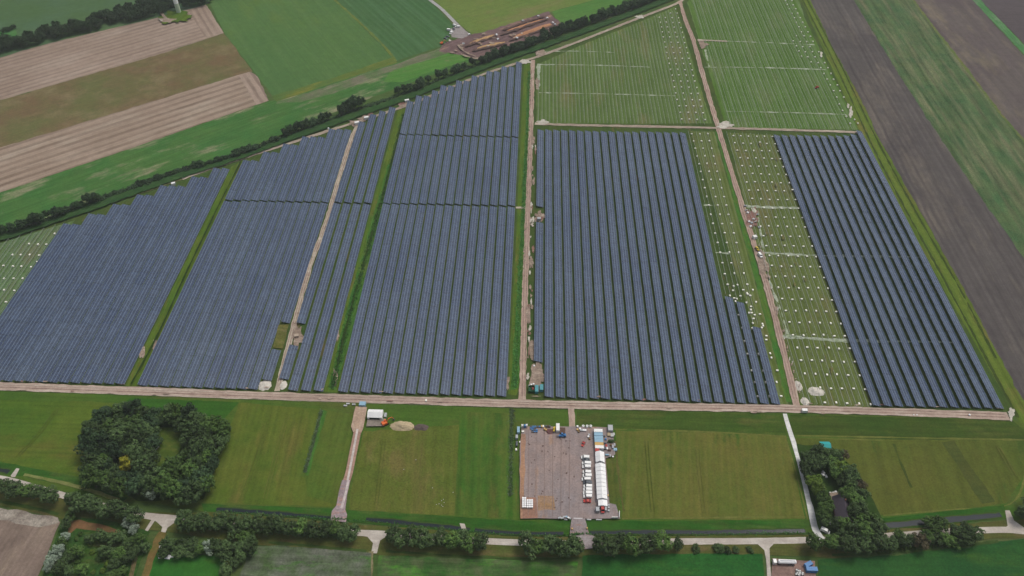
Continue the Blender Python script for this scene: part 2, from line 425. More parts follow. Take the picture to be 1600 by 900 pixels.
field('meadow', [(902, 640), (1224, 647), (1230, 681), (1100, 675), (962, 671), (900, 668)], fm('meadow_top', (74, 92, 38), (62, 88, 34), (90, 96, 48), L=25, d=((902, 655), (1224, 662)), streak=.2, sl=40))
field('meadow', [(1234, 648), (1580, 656), (1640, 700), (1232, 680)], fm('meadow_top_right', (70, 86, 36), (58, 82, 32), (84, 92, 44), L=30, d=((1240, 660), (1560, 668)), streak=.2, sl=40))
m = fm('meadow_right', (94, 98, 44), (82, 96, 40), (62, 90, 36), L=60, d=((1450, 690), (1480, 790)), c2lo=.58, streak=.14, sl=60, sw=4)
field('meadow', [(1240, 684), (1420, 687), (1640, 690), (1600, 740), (1572, 788), (1385, 806), (1300, 800)], m)
track('grass_strip', [(1480, 690), (1510, 735), (1545, 786)], 8, fm('wet_strip', (74, 86, 42), (80, 86, 42), L=14), .5)
track('grass_strip', [(1396, 694), (1410, 730), (1424, 762)], 1.6, fm('wet_line', (66, 80, 34), (70, 82, 36), L=8), .6)
# pale mown lines
ml = fm('mown_line', (116, 118, 62), (100, 108, 52), L=6)
track('footpath', [(1246, 681), (1400, 684), (1610, 688)], 1.0, ml, .3)
track('footpath', [(1262, 685), (1400, 689)], .5, ml, .3)
track('footpath', [(1380, 806), (1480, 797), (1578, 788), (1604, 735)], .9, ml, .3)
track('footpath', [(972, 811), (1120, 809), (1258, 808)], .9, ml, .3)
track('footpath', [(960, 671), (1100, 675), (1228, 682)], .8, ml, .3)
track('footpath', [(1229, 690), (1244, 740), (1262, 812)], .9, ml, .3)
track('footpath', [(962, 690), (966, 740), (975, 800)], 1.6, fm('worn_line', (104, 98, 58), (88, 92, 46), L=6), .4)
field('meadow', [(943, 714), (961, 714), (972, 812), (964, 790), (950, 788)], fm('yard_side', (90, 98, 44), (76, 94, 40), (104, 102, 54), L=10, d=((952, 720), (958, 786)), streak=.2), .4)
# canal banks, canal, verges
m = fm('bank', (46, 92, 32), (58, 94, 36), (78, 98, 46), L=20, d=((600, 800), (900, 820)), streak=.2, sl=30)
field('canal_bank', [(315, 787), (530, 796), (720, 808), (812, 814), (975, 814), (1262, 813), (1266, 834), (900, 838), (720, 832), (520, 814), (320, 800)], m)
field('canal_bank', [(-200, 700), (0, 722), (122, 745), (200, 778), (190, 786), (100, 758), (0, 738), (-200, 716)], m)
field('canal_bank', [(1360, 812), (1570, 790), (1574, 808), (1480, 822), (1380, 832)], m)
m = fm('roadside_grass', (80, 92, 44), (92, 92, 50), (112, 98, 66), L=18, d=((600, 850), (1100, 850)), streak=.2, sl=30)
field('road_verge', [(-200, 735), (0, 748), (100, 776), (225, 802), (330, 800), (520, 816), (800, 838), (900, 840), (1260, 836), (1390, 828), (1575, 812), (1800, 812), (1800, 850),
                     (1600, 842), (1540, 842), (1450, 856), (1300, 872), (1195, 868), (910, 872), (600, 868), (400, 852), (270, 832), (100, 812), (0, 790), (-200, 770)], m)
mw, t, b = newmat('canal_water')
b.inputs['Base Color'].default_value = lin((40, 48, 54)); b.inputs['Roughness'].default_value = .08; b.inputs['Specular IOR Level'].default_value = .15
nz = noise(t, N(t, 'ShaderNodeNewGeometry').outputs['Position'], .6, 3); bp = N(t, 'ShaderNodeBump'); bp.inputs['Strength'].default_value = .03
t.links.new(nz, bp.inputs['Height']); t.links.new(bp.outputs[0], b.inputs['Normal'])
def water(px, wd):
    wd *= .8
    track('canal_edge', px, wd+1.5, mEdge, .4, 2.0); track('canal', px, wd, mw, .35, 2.0)
mEdge = fm('canal_edge_soil', (60, 80, 38), (66, 86, 42), L=8)
water([(338, 796), (400, 800), (470, 806), (516, 810)], 2.6)
water([(572, 812), (640, 818), (720, 826), (734, 829)], 2.4)
water([(742, 829), (800, 833), (880, 834)], 2.4)
water([(922, 833), (1000, 832), (1120, 832), (1258, 830)], 2.6)
water([(1384, 822), (1440, 817), (1500, 811), (1564, 805)], 3.6)
water([(-60, 732), (0, 735), (14, 738)], 2.4)
field('grass_strip', [(504, 642), (512, 643), (494, 700), (482, 744), (477, 742), (490, 694)], mL, .5)
# ---- public road
mR = fm('concrete_road', (196, 188, 178), (184, 174, 164), (206, 200, 190), L=10, d=((600, 835), (1200, 846)), streak=.08, fine=.10)
track('road', [(-80, 737), (0, 748), (48, 760), (108, 777), (165, 792), (222, 805), (277, 813), (400, 823), (480, 829), (560, 833), (605, 835), (700, 842), (760, 846),
               (820, 848.5), (905, 850), (1000, 848), (1065, 846.5), (1175, 846), (1257, 844.5), (1330, 842), (1400, 837), (1470, 832), (1535, 829), (1575, 828.5), (1610, 832), (1800, 850)], 3.7, mR, .12)
field('road', [(557, 829), (605, 832), (605, 838), (594, 845), (589, 865), (580, 865), (583, 849), (574, 839), (557, 837)], mR, .15)
field('road', [(1165, 842), (1218, 841), (1210, 849), (1202, 857), (1203, 876), (1206, 920), (1199, 920), (1197, 876), (1194, 860), (1184, 851), (1165, 850)], mR, .15)
field('road', [(221, 801), (277, 806), (272, 818), (262, 825), (257, 838), (250, 838), (254, 824), (244, 815), (222, 809)], mR, .2)
field('road', [(238, 811), (243, 813), (231, 831), (226, 830)], mR, .3)
field('road', [(26, 732), (31, 733), (24, 746), (19, 746), (17, 744)], mR, .2)
field('road', [(718, 818), (726, 819), (732, 838), (726, 840)], mR, .2)
field('road', [(1570, 798), (1577, 798), (1584, 814), (1604, 828), (1604, 834), (1560, 832), (1574, 822)], mR, .2)
mC = fm('concrete_lane', (226, 226, 224), (212, 212, 208), (236, 234, 232), L=9, fine=.10)
track('concrete_lane', [(1226, 647), (1232, 668), (1247, 715), (1262, 775), (1271, 818), (1276, 832), (1285, 846)], (2.5, 4.2), mC, .1)
track('dirt_track', [(580, 862), (577, 920)], 2.6, fm('rut', (136, 124, 96), (104, 110, 64), (160, 148, 124), L=4, d=((580, 862), (577, 920)), streak=.3, sw=.5), .3)
# ---- bottom fields
m = fm('sparse_crop', (108, 112, 100), (78, 98, 62), (70, 122, 42), L=16, d=((400, 870), (570, 878)), c2lo=.54, streak=.3, sl=20, sw=2, fine=.25)
field('crop_field', [(395, 852), (470, 856), (580, 865), (576, 1000), (330, 1000)], m, .8)
field('crop_field', [(592, 869), (700, 872), (830, 876), (902, 878), (900, 1000), (584, 1000)], fm('sparse_crop_right', (52, 96, 40), (92, 104, 70), (78, 134, 46), L=14, d=((600, 880), (900, 888)), streak=.3, sl=20, sw=2), .8)
field('crop_field', [(910, 869), (1050, 866), (1192, 866), (1198, 1000), (905, 1000)], fm('beet_crop', (40, 92, 42), (48, 98, 42), (62, 104, 44), L=20, fine=.25), .6)
field('crop_field', [(1278, 876), (1400, 868), (1540, 848), (1640, 838), (1900, 860), (1900, 1000), (1284, 1000)], fm('beet_crop_right', (38, 82, 42), (48, 90, 42), (66, 98, 42), L=30, fine=.22), .6)
track('ditch', [(604, 862), (700, 868), (830, 874), (905, 872)], 1.2, mEdge, .5)
track('ditch', [(420, 848), (500, 855), (572, 861)], 1.2, mEdge, .5)
track('ditch', [(1300, 868), (1420, 862), (1500, 854), (1560, 846)], 1.4, mEdge, .5)
track('ditch', [(0, 784), (50, 794), (92, 804)], 1.8, mEdge, .5)
m = fm('lowleft_soil', (140, 124, 112), (128, 112, 102), (154, 138, 120), L=30, d=((75, 830), (25, 910)), period=3.0, sc=(112, 98, 90), sa=.35, streak=.16, fine=.14)
field('ploughed_field', [(-200, 760), (0, 798), (70, 806), (95, 816), (52, 920), (-200, 1000)], m, .6)
field('gravel_strip', [(-60, 790), (0, 794), (92, 809), (93, 818), (60, 826), (40, 820), (0, 812), (-60, 806)], fm('chalk_grit', (172, 164, 152), (142, 132, 122), (120, 112, 104), L=8, fine=.3), 1.0)
field('scrub_ground', [(95, 818), (112, 808), (180, 815), (232, 832), (228, 862), (205, 920), (60, 920)], fm('scrub_floor', (46, 80, 38), (66, 94, 40), (92, 98, 52), L=14, fine=.3), .8)
field('bare_soil', [(108, 814), (125, 812), (170, 824), (195, 832), (160, 832), (120, 826), (106, 838)], fm('bare_earth', (136, 100, 72), (112, 92, 62), L=8), .8)
field('lawn', [(236, 852), (250, 865), (300, 868), (365, 868), (348, 920), (222, 920)], fm('lawn_grass', (48, 104, 40), (58, 108, 42), (74, 104, 44), L=18), .6)
track('dirt_track', [(255, 832), (245, 852), (236, 872), (222, 920)], 4.2, fm('yard_track', (130, 104, 66), (108, 100, 56), L=8), .6)
track('dirt_track', [(216, 858), (210, 880), (202, 915)], 2.4, fm('rut_left', (120, 104, 76), (84, 86, 52), L=4, d=((216, 858), (202, 915)), streak=.35, sw=.5), .3)
track('grass_path', [(38, 742), (90, 753), (135, 765), (165, 775), (186, 782)], 2.2, fm('path_grass', (136, 138, 88), (112, 124, 66), L=8), .4)
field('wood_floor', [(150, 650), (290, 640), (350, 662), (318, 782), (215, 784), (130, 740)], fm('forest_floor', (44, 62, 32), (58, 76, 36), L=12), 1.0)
field('glade', [(248, 668), (287, 668), (282, 706), (262, 728), (236, 738), (228, 726), (242, 704)], fm('glade_grass', (84, 104, 42), (74, 96, 38), (104, 112, 52), L=10), 1.0)
field('garden', [(1244, 694), (1300, 700), (1345, 745), (1384, 822), (1330, 836), (1288, 836), (1262, 770)], fm('garden_grass', (56, 78, 36), (48, 70, 34), L=10), .8)
mP = fm('parking_brick', (150, 122, 112), (138, 114, 106), (160, 136, 124), L=8, fine=.2)
field('parking_area', [(1206, 873), (1273, 877), (1281, 1000), (1203, 1000)], mP, .3)

# ---- tracks of the park
mGt = fm('gravel', (186, 166, 152), (172, 152, 138), (198, 182, 168), L=14, d=((0, 603), (1580, 648)), streak=.10, fine=.14)
mGv = fm('gravel_brown', (182, 158, 144), (168, 146, 132), (194, 176, 160), L=12, d=ROWD, streak=.10, fine=.14)
mGp = fm('gravel_pale', (188, 176, 158), (174, 160, 144), (196, 186, 170), L=12, fine=.14)
track('gravel_track', [(1070, -3), (1055, 7), (1000, 28), (900, 67), (840, 89), (760, 115), (700, 139), (640, 164), (560, 190), (470, 219), (400, 241), (350, 257), (320, 267), (285, 280)], 3.6, mGp, .4)
track('gravel_track', [(285, 280), (240, 296), (160, 323)], (3.0, 1.0), fm('faded_track', (116, 116, 78), (96, 108, 62), L=8), .8)
track('gravel_track', [(433, 612), (446, 560), (462, 498), (484, 420), (512, 340), (534, 265), (554, 205), (572, 185)], 3.6, mGp, .3)
track('gravel_track', [(816, 630), (818, 540), (820.5, 450), (824.5, 340), (828.5, 225), (831, 150), (832.5, 94)], 4.2, mGv, .3)
track('gravel_track', [(1062, 2), (1072, 35), (1084, 66), (1096, 110), (1110, 160), (1121, 196), (1134, 240), (1158, 318), (1180, 388), (1200, 455), (1219, 530), (1236, 598), (1245, 636)], 4.4, mGv, .3)
track('gravel_track', [(836, 194), (900, 196), (1000, 198), (1120, 200.5), (1230, 203.5), (1346, 207.5)], 3.4, mGp, .5)
track('gravel_track', [(1090, 63), (1112, 64), (1136, 65)], 2.6, mGp, .4)
track('gravel_track', [(806, 325), (822, 325)], 2.2, mGp, .4)
track('gravel_track', [(-80, 600), (0, 604), (200, 611), (420, 619), (640, 626), (840, 632), (1040, 636), (1240, 639.5), (1420, 645), (1575, 651)], 6.0, mGt, .5)
track('gravel_track', [(892, 632), (893, 650), (894, 672)], 4.0, mGv, .3)
mRut = fm('wheel_rut', (146, 122, 112), (158, 136, 124), (124, 106, 96), L=5, fine=.25)
mRutL = fm('wheel_rut_pale', (196, 182, 168), (180, 164, 150), L=5, fine=.2)
def ruts(px, off, wd, mat):
    c = [G(p[0], p[1]).to_2d() for p in smooth(px)]
    for s in (-1, 1):
        l = []
        for i, p in enumerate(c):
            d = (c[min(i+1, len(c)-1)]-c[max(i-1, 0)]).normalized(); n = Vector((-d.y, d.x)); l.append((p+n*(off*s+wd/2), p+n*(off*s-wd/2)))
        sheet('wheel_rut', [a for a, e in l]+[e for a, e in l[::-1]], mat, .28, 2.0)
ruts([(0, 603.5), (200, 610.5), (420, 618.5), (640, 625.5), (840, 631.5), (1040, 635.5), (1240, 639), (1420, 644.5), (1570, 650.5)], 1.1, .7, mRut)
ruts([(0, 605.5), (200, 612.5), (420, 620.5), (640, 627.5), (840, 633), (1040, 637), (1240, 640), (1420, 645.5)], 2.3, .5, mRutL)
ruts([(818, 620), (820.5, 450), (824.5, 340), (828.5, 225), (832, 110)], .9, .55, mRut)
ruts([(1065, 12), (1084, 66), (1096, 110), (1110, 160), (1121, 196), (1134, 240), (1158, 318), (1180, 388), (1200, 455), (1219, 530), (1236, 598), (1242, 624)], .9, .55, mRut)
ruts([(436, 600), (446, 560), (462, 498), (484, 420), (512, 340), (534, 265), (554, 205)], .8, .45, mRut)
ruts([(846, 194.4), (900, 196), (1000, 198), (1120, 200.5), (1230, 203.5), (1340, 207.3)], .8, .4, mRut)
ruts([(1040, 12), (1000, 28), (900, 67), (840, 89), (760, 115), (700, 139), (640, 164), (560, 190), (470, 219), (400, 241), (350, 257)], .8, .45, mRut)
# tractor tracks across the near meadows
mTr = fm('tractor_line', (90, 98, 42), (82, 96, 40), L=6); mTr2 = fm('tractor_line_pale', (112, 112, 58), (100, 106, 50), L=6)
for px in ([(1010, 690), (1014, 740), (1020, 800)], [(600, 690), (594, 740), (588, 790)], [(420, 660), (400, 720), (378, 780)], [(90, 640), (60, 680), (30, 712)]):
    ruts(px, .9, .4, mTr)
for px in ([(1090, 700), (1094, 750), (1100, 800)], [(660, 690), (655, 740), (650, 796)], [(450, 650), (432, 710), (414, 780)], [(1560, 700), (1585, 745)]):
    ruts(px, .9, .35, mTr2)
# damaged / sandy patches
mW = fm('white_sand', (208, 204, 192), (190, 184, 172), (170, 160, 146), L=6, fine=.2)
mB = fm('disturbed_soil', (160, 142, 128), (138, 122, 108), (182, 170, 154), L=6, fine=.28)
mRB = fm('red_soil', (142, 108, 98), (126, 98, 88), (160, 134, 120), L=6, fine=.28)
def blob(name, cx, cy, rx, ry, mat, n=40, rough=.42):
    s = R.random()*50
    pts = []
    for i in range(n):
        a = 2*math.pi*i/n
        k = 1+rough*(mnoise.noise(Vector((math.cos(a)*1.4+s, math.sin(a)*1.4, s)))*1.6+mnoise.noise(Vector((math.cos(a)*4+s, math.sin(a)*4, s)))*1.2)
        pts.append((cx+rx*k*math.cos(a), cy+ry*k*math.sin(a)))
    return field(name, pts, mat, .3, 1.5)
for a in ((848, 192, 7, 4), (1132, 196, 11, 5), (820, 96.5, 8, 3.2), (1000, 27, 7, 2.4), (1329, 176, 2.6, 8), (1325, 166, 1.6, 4), (1580, 648, 5, 9), (1283, 86, 2, 5)):
    blob('sand_patch', *a, mW)
for a in ((826, 492, 3.5, 14), (832, 218, 3, 10), (830, 412, 3.5, 7), (1192, 410, 7, 18), (793, 600, 3, 12), (524, 590, 3, 12), (575, 448, 4, 12), (552, 420, 2.4, 5), (222, 546, 4, 12), (243, 540, 3, 10), (527, 520, 3, 14), (840, 130, 3, 9)):
    blob('sand_patch', *a, mB)
for a in ((842, 340, 8, 8), (838, 590, 11, 22), (464, 523, 8, 17), (844, 84, 8, 4), (632, 166, 8, 4), (571, 186, 10, 4), (832, 545, 6, 14), (1098, 70, 8, 5), (556, 193, 12, 4)):
    blob('bare_soil', *a, mB)
for a in ((1176, 342, 9, 16), (843, 342, 5, 4), (578, 178, 5, 2.4), (628, 163, 5, 2)):
    blob('bare_soil', *a, mRB)
field('grass', [(434, 509), (452, 508), (442, 546), (428, 544)], fm('notch_grass', (94, 100, 50), (110, 106, 60), (130, 118, 86), L=6, fine=.25), 1.0)

# spilt material along the track edges
for i in range(46):
    v = R.uniform(215, 600); u = 834+(v-225)*(-.024)+R.uniform(-3, 3)
    blob('spilt_sand', u, v, R.uniform(.8, 2.2), R.uniform(1, 5), R.choice((mB, mB, mW, mRB)), 14)
for i in range(26):
    v = R.uniform(380, 620); u = 1177+(v-380)*.268+8+R.uniform(-2, 3)
    blob('spilt_sand', u, v, R.uniform(.8, 1.8), R.uniform(1, 4), R.choice((mB, mB, mW)), 14)
for i in range(34):
    u = R.uniform(20, 1560); v = 603+(u-20)*.0287+R.choice((-7, 8))+R.uniform(-1.5, 1.5)
    blob('spilt_sand', u, v, R.uniform(2, 7), R.uniform(.6, 1.5), R.choice((mB, mGt, mRB)), 14)
mTg = fm('trampled', (104, 106, 62), (118, 112, 76), L=5, fine=.25)
for i in range(30):
    u, v = R.uniform(1130, 1330), R.uniform(215, 625)
    if 1140+(v-207)*.25 < u < 1207+(v-212)*.368: blob('trampled_grass', u, v, R.uniform(1, 2.4), R.uniform(1.5, 5), mTg, 14)
# ---- compound
mPv = fm('compound_paving', (158, 140, 134), (148, 138, 138), (172, 140, 116), L=30, d=((860, 670), (850, 812)), c2lo=.56, streak=.10, sl=20, sw=2.5, fine=.16)
field('paved_yard', [(815, 668), (900, 668), (957, 670), (961, 712), (946, 718), (952, 788), (962, 790), (969, 812), (890, 812), (813, 812), (812, 700)], mPv, .25)
field('paved_yard', [(813, 779), (838, 779), (840, 811), (813, 812)], fm('paving_red', (166, 124, 104), (152, 120, 104), L=10, fine=.2), .3)
field('paved_yard', [(840, 777), (864, 777), (868, 800), (840, 800)], fm('paving_ochre', (166, 134, 104), (160, 136, 118), (168, 134, 92), L=7, fine=.2), 1.2)
field('paved_yard', [(814, 680), (822, 680), (816, 812), (813, 812)], fm('paving_edge', (178, 138, 108), (160, 128, 110), L=8, fine=.2), .5)
field('access_road', [(893, 812), (914, 812), (920, 835), (932, 842), (932, 858), (908, 860), (896, 845), (890, 838)], fm('access_paving', (158, 150, 150), (140, 128, 128), (166, 130, 116), L=8, fine=.2), .3)
mPl = fm('road_plates', (186, 160, 138), (174, 150, 134), (196, 178, 158), L=5, d=((560, 660), (540, 750)), fine=.2)
field('plate_road', [(556, 637), (574, 638), (568, 671), (565, 678), (552, 677), (549, 668)], mPl, .2)
track('plate_road', [(559, 676), (553, 705), (546, 740), (540, 760), (531, 800)], (4.6, 4.2), fm('plate_track', (176, 144, 128), (164, 134, 120), L=6), .2)
track('plate_road', [(559, 672), (550, 720), (543, 755), (533, 795)], 1.3, fm('plate_centre', (214, 206, 200), (198, 188, 182), L=5), .1)
field('plate_road', [(535, 752), (548, 752), (543, 775), (540, 798), (543, 806), (541, 818), (517, 815), (519, 800), (526, 792), (530, 770)], fm('plate_mauve', (164, 148, 150), (152, 138, 142), (176, 136, 120), L=5, fine=.2), .2)
track('plate_road', [(545, 752), (540, 775), (534, 796)], 1.4, fm('plate_light', (206, 196, 192), (190, 178, 176), L=5), .1)
field('bare_soil', [(575, 655), (602, 656), (600, 668), (572, 668)], fm('hall_yard', (150, 140, 132), (132, 124, 114), L=6, fine=.2), .5)
mOil = fm('stain', (96, 78, 74), (110, 90, 84), L=3)
for i in range(34):
    u, v = R.uniform(818, 905), R.uniform(682, 800)
    blob('stain', u, v, R.uniform(.7, 1.7), R.uniform(.6, 1.4), mOil, 9)
mJ = fm('joint', (142, 124, 118), (150, 132, 126), L=5)
for u in (826, 838, 851, 864, 877, 890):
    track('paving_joint', [(u, 674), (u-.4, 740), (u-.8, 808)], .28, mJ, .1)
for i in range(26):
    u, v = R.uniform(690, 876), 0
    v = 80-(u-690)*.235+R.uniform(-13, 12)
    blob('dug_patch', u, v, R.uniform(1.5, 5), R.uniform(.6, 1.6), R.choice((mB, mRB, mOil, mW)) if i % 4 else mB, 16)
for px in ([(728, 74), (776, 57)], [(738, 81), (792, 69)], [(782, 56), (856, 31)], [(796, 65), (868, 41)], [(786, 48), (850, 27)]):
    track('trench', px, 3.0, mOil, 1.0, 2.0)
track('dug_patch', [(720, 86), (748, 93), (800, 77), (850, 60)], 3.5, mB, 1.2, 2.0)
track('dug_patch', [(716, 72), (728, 84), (744, 90)], 2.2, mB, 1.4, 1.5)

# ================================================================== solar rows
TILT = math.radians(15); SL = 5.9; LOW = .75
mp, t, b = newmat('solar_module')
oi = N(t, 'ShaderNodeObjectInfo')
tcn = N(t, 'ShaderNodeTexCoord'); oc = tcn.outputs['Object']
loc = vmul(t, oi.outputs['Location'], (1, .35, 1))
nf = maprange(t, noise(t, loc, 1/26.0, 4, .7), .34, .66, 0, 1)
geoP = N(t, 'ShaderNodeNewGeometry').outputs['Position']
# every module its own tint
wn = N(t, 'ShaderNodeTexWhiteNoise', noise_dimensions='3D')
fl = N(t, 'ShaderNodeVectorMath', operation='FLOOR'); t.links.new(vmul(t, oc, (1/1.96, 1/1.0, 0), (3, 0, 0)), fl.inputs[0])
ad = N(t, 'ShaderNodeVectorMath', operation='ADD'); t.links.new(fl.outputs[0], ad.inputs[0]); t.links.new(oi.outputs['Location'], ad.inputs[1])
t.links.new(ad.outputs[0], wn.inputs['Vector'])
c1 = mixc(t, nf, lin((37, 53, 82)), lin((60, 74, 94)))
c1 = scalec(t, c1, maprange(t, wn.outputs['Value'], 0, 1, .66, 1.34))
c1 = scalec(t, c1, maprange(t, oi.outputs['Random'], 0, 1, .92, 1.08))
sx = N(t, 'ShaderNodeSeparateXYZ'); t.links.new(oc, sx.inputs[0])
def lines(sock, per, width, off=0.0):
    a = N(t, 'ShaderNodeMath', operation='MULTIPLY_ADD'); t.links.new(sock, a.inputs[0]); a.inputs[1].default_value = 1/per; a.inputs[2].default_value = off
    f = N(t, 'ShaderNodeMath', operation='FRACT'); t.links.new(a.outputs[0], f.inputs[0])
    p = N(t, 'ShaderNodeMath', operation='PINGPONG'); t.links.new(a.outputs[0], p.inputs[0]); p.inputs[1].default_value = .5
    l = N(t, 'ShaderNodeMath', operation='LESS_THAN'); t.links.new(p.outputs[0], l.inputs[0]); l.inputs[1].default_value = width/per/2
    return l.outputs[0]
SX = SL*math.cos(TILT)/3
la = lines(sx.outputs[0], SX, .24, .5)
lb = lines(sx.outputs[1], 1.0, .10)
mx = N(t, 'ShaderNodeMath', operation='MAXIMUM'); t.links.new(la, mx.inputs[0]); t.links.new(lb, mx.inputs[1])
mm_ = N(t, 'ShaderNodeMath', operation='MULTIPLY'); t.links.new(mx.outputs[0], mm_.inputs[0]); mm_.inputs[1].default_value = .8
c1 = mixc(t, mm_.outputs[0], c1, lin((130, 147, 172)))
t.links.new(c1, b.inputs['Base Color'])
b.inputs['Roughness'].default_value = .2; b.inputs['Specular IOR Level'].default_value = .4
mSt = pm('galvanised_steel', (146, 152, 150), .5, .4, .1)
mUn = pm('module_back', (150, 154, 160), .6, .2, .05)

_tab = {}
def table_mesh(n):
    """n modules long, three wide, seen from above; origin at the middle of its near end on the ground"""
    if n in _tab: return _tab[n]
    hx = SL*math.cos(TILT)/2; hz = SL*math.sin(TILT)
    vs = []; L = n*1.0-.06
    for dz in (0, .05):
        for y in (0, L):
            vs += [(-hx, y, LOW+hz+dz), (hx, y, LOW+dz)]
    mb = MB(); mb.add(vs, [(4, 5, 7, 6)], 0); mb.add(vs, [(0, 2, 3, 1), (0, 1, 5, 4), (2, 6, 7, 3), (0, 4, 6, 2), (1, 3, 7, 5)], 1)
    _tab[n] = mb.mesh('panel_table', [mp, mUn]); return _tab[n]

def frame_mesh(L, bare=False):
    mb = MB(); hx = SL*math.cos(TILT)/2; hz = SL*math.sin(TILT)
    def zt(x): return LOW+hz*(hx-x)/(2*hx)-.07
    xs = (-1.75, 1.75)
    step = 5.2
    for i in range(max(2, int(L/step)+1)):
        y = min(.6+i*step, L-.4)
        for x in xs: mb.box((x, y, zt(x)/2-.1), (.12, .16, zt(x)+.1))
    if bare:
        for x in xs: mb.box((x, L/2, zt(x)), (.18, L, .10))
    else:
        for x in (-2.3, -.6, .9, 2.3): mb.box((x, L/2, zt(x)-.04), (.08, L, .07))
    return mb.mesh('support_frame', mSt)

NROW = [0]
def solar_row(X, segs, label, group):
    """segs: list of (y0, y1) stretches of one row"""
    y0 = segs[0][0]; z = 0
    root = empty('solar_panel_row', (X, y0, z), 0, label, 'solar panels', group)
    for a, e in segs:
        n = round(e-a); y = a; rem = n
        while rem > 0:
            k = min(13, rem)
            o = link('panel_table', table_mesh(k), root)
            o.location = (R.uniform(-.05, .05), y-y0, R.uniform(-.05, .07)); o.rotation_euler = (R.uniform(-.004, .004), R.uniform(-.022, .022), R.uniform(-.002, .002))
            y += k; rem -= k
        f = link('support_frame', frame_mesh(n), root); f.location = (0, a-y0, 0)
    NROW[0] += 1
    return root

def yat(px, X):
    P = [G(u, v) for u, v in px]
    for a, e in zip(P, P[1:]):
        lo, hi = (a, e) if a.x <= e.x else (e, a)
        if lo.x <= X <= hi.x and hi.x-lo.x > 1e-6:
            return lo.y+(hi.y-lo.y)*(X-lo.x)/(hi.x-lo.x)
    return P[0].y if abs(P[0].x-X) < abs(P[-1].x-X) else P[-1].y

def block(left, right, bottom, top, gaps, lab, group, n=None, snap=6.5, cut=None, rev=False, skip=()):
    xl, xr = G(*left).x, G(*right).x
    n = n or round((xr-xl+1.3)/PITCH)
    pitch = (xr-xl-5.8)/(n-1) if n > 1 else PITCH
    xs = [xl+2.9+i*pitch for i in range(n)]
    for i, X in enumerate(xs):
        y0 = yat(bottom, X); y1 = yat(top, X)
        y1 = y0+math.floor((y1-y0)/snap)*snap
        segs = [(y0, y1)]
        for g, wd in gaps:
            yg = yat(g, X); ns = []
            for a, e in segs:
                if a < yg < e: ns += [(a, yg-wd/2), (yg+wd/2, e)]
                else: ns.append((a, e))
            segs = ns
        if cut and i in cut:
            for c0, c1_ in cut[i]:
                ns = []
                for a, e in segs:
                    if c1_ <= a or c0 >= e: ns.append((a, e)); continue
                    if c0 > a: ns.append((a, c0))
                    if c1_ < e: ns.append((c1_, e))
                segs = ns
        segs = [(a, e) for a, e in segs if e-a >= 3]
        k = n-i if rev else i+1
        if segs: solar_row(X, segs, lab.format(ordw(k)), group)
    return xs

gapBCD = ([(300, 314), (360, 315.5), (500, 318.5), (600, 320.5), (700, 322), (830, 325)], 1.7)
gapD = ([(600, 212), (640, 212.5), (830, 217)], 1.7)
# block beside the pallet field, far left
A_top = [(70, 372), (118, 345), (150, 330), (200, 313), (262, 290), (330, 268), (362, 258)]
A_bot = [(-330, 590), (-80, 594), (0, 597), (195, 602), (260, 604)]
xsA = block((-68, 600), (195, 602), A_bot, A_top, [], 'blue solar row, {} left of the narrow straight ditch', 'solar rows of the block at the far corner', rev=True, snap=13)
# between the narrow ditch and the pale track
B_top = [(378, 252), (420, 236), (480, 214), (520, 202), (556, 194)]
B_bot = [(150, 601), (216, 604), (300, 607), (430, 611)]
yb0, yb1 = G(430, 549).y, G(440, 506).y
xsB = block((216, 604), (422, 604), B_bot, B_top, [gapBCD], 'blue solar row, {} left of the pale gravel track', 'solar rows between narrow ditch and pale track', rev=True, snap=13,
            cut={11: [(0, G(420, 596).y), (yb0, yb1)], 10: [(0, 0)]})
# four rows right of the pale track
C_top = [(572, 190), (582, 182), (600, 172), (626, 166)]
C_bot = [(420, 611), (504, 613), (530, 614)]
xsC = block((434, 604), (505, 613), C_bot, C_top, [gapBCD], 'blue solar row, {} right of the pale gravel track', 'four solar rows between pale track and green ditch', n=4,
            cut={0: [(0, G(440, 594).y), (G(450, 541).y, G(462, 507).y)]})
# wide middle block
D_top = [(636, 156), (700, 133), (760, 113), (800, 99), (825, 95)]
D_bot = [(500, 613), (529, 614), (791, 621), (800, 621)]
xsD = block((529, 614), (791, 621), D_bot, D_top, [gapBCD, gapD], 'blue solar row, {} left of the brown central track', 'solar rows of the middle block', n=15, rev=True, snap=10)
# block right of the central track
E_top = [(830, 203), (853, 205), (1000, 208), (1078, 209)]
E_bot = [(820, 621), (851, 622), (1000, 627), (1205, 633), (1240, 634)]
gapE = ([(830, 319), (1200, 326)], .25)
xl, xr = G(834, 570).x, G(1218, 633).x
xsE = block((834, 570), (1219, 633), E_bot, E_top, [], 'blue solar row, {} right of the brown central track', 'solar rows right of the central track', n=22, snap=1.0,
            cut={0: [(0, G(835, 567).y), (G(836, 350).y, G(838, 325).y)],
                 19: [(G(1150, 467).y, 9999)], 20: [(G(1160, 474).y, 9999)], 21: [(G(1180, 513).y, 9999)]})
# block beside the ploughed field
F_top = [(1190, 212), (1207, 212.5), (1330, 214), (1338, 206), (1360, 206)]
F_bot = [(1340, 635), (1363, 636), (1567, 640), (1590, 641)]
gF1 = ([(1180, 396), (1480, 404)], .25); gF2 = ([(1180, 526), (1560, 536)], .25)
xsF = block((1362, 636), (1568, 640), F_bot, F_top, [], 'blue solar row, {} from the verge of the ploughed field', 'solar rows beside the ploughed field', n=12, snap=1.0, rev=True)

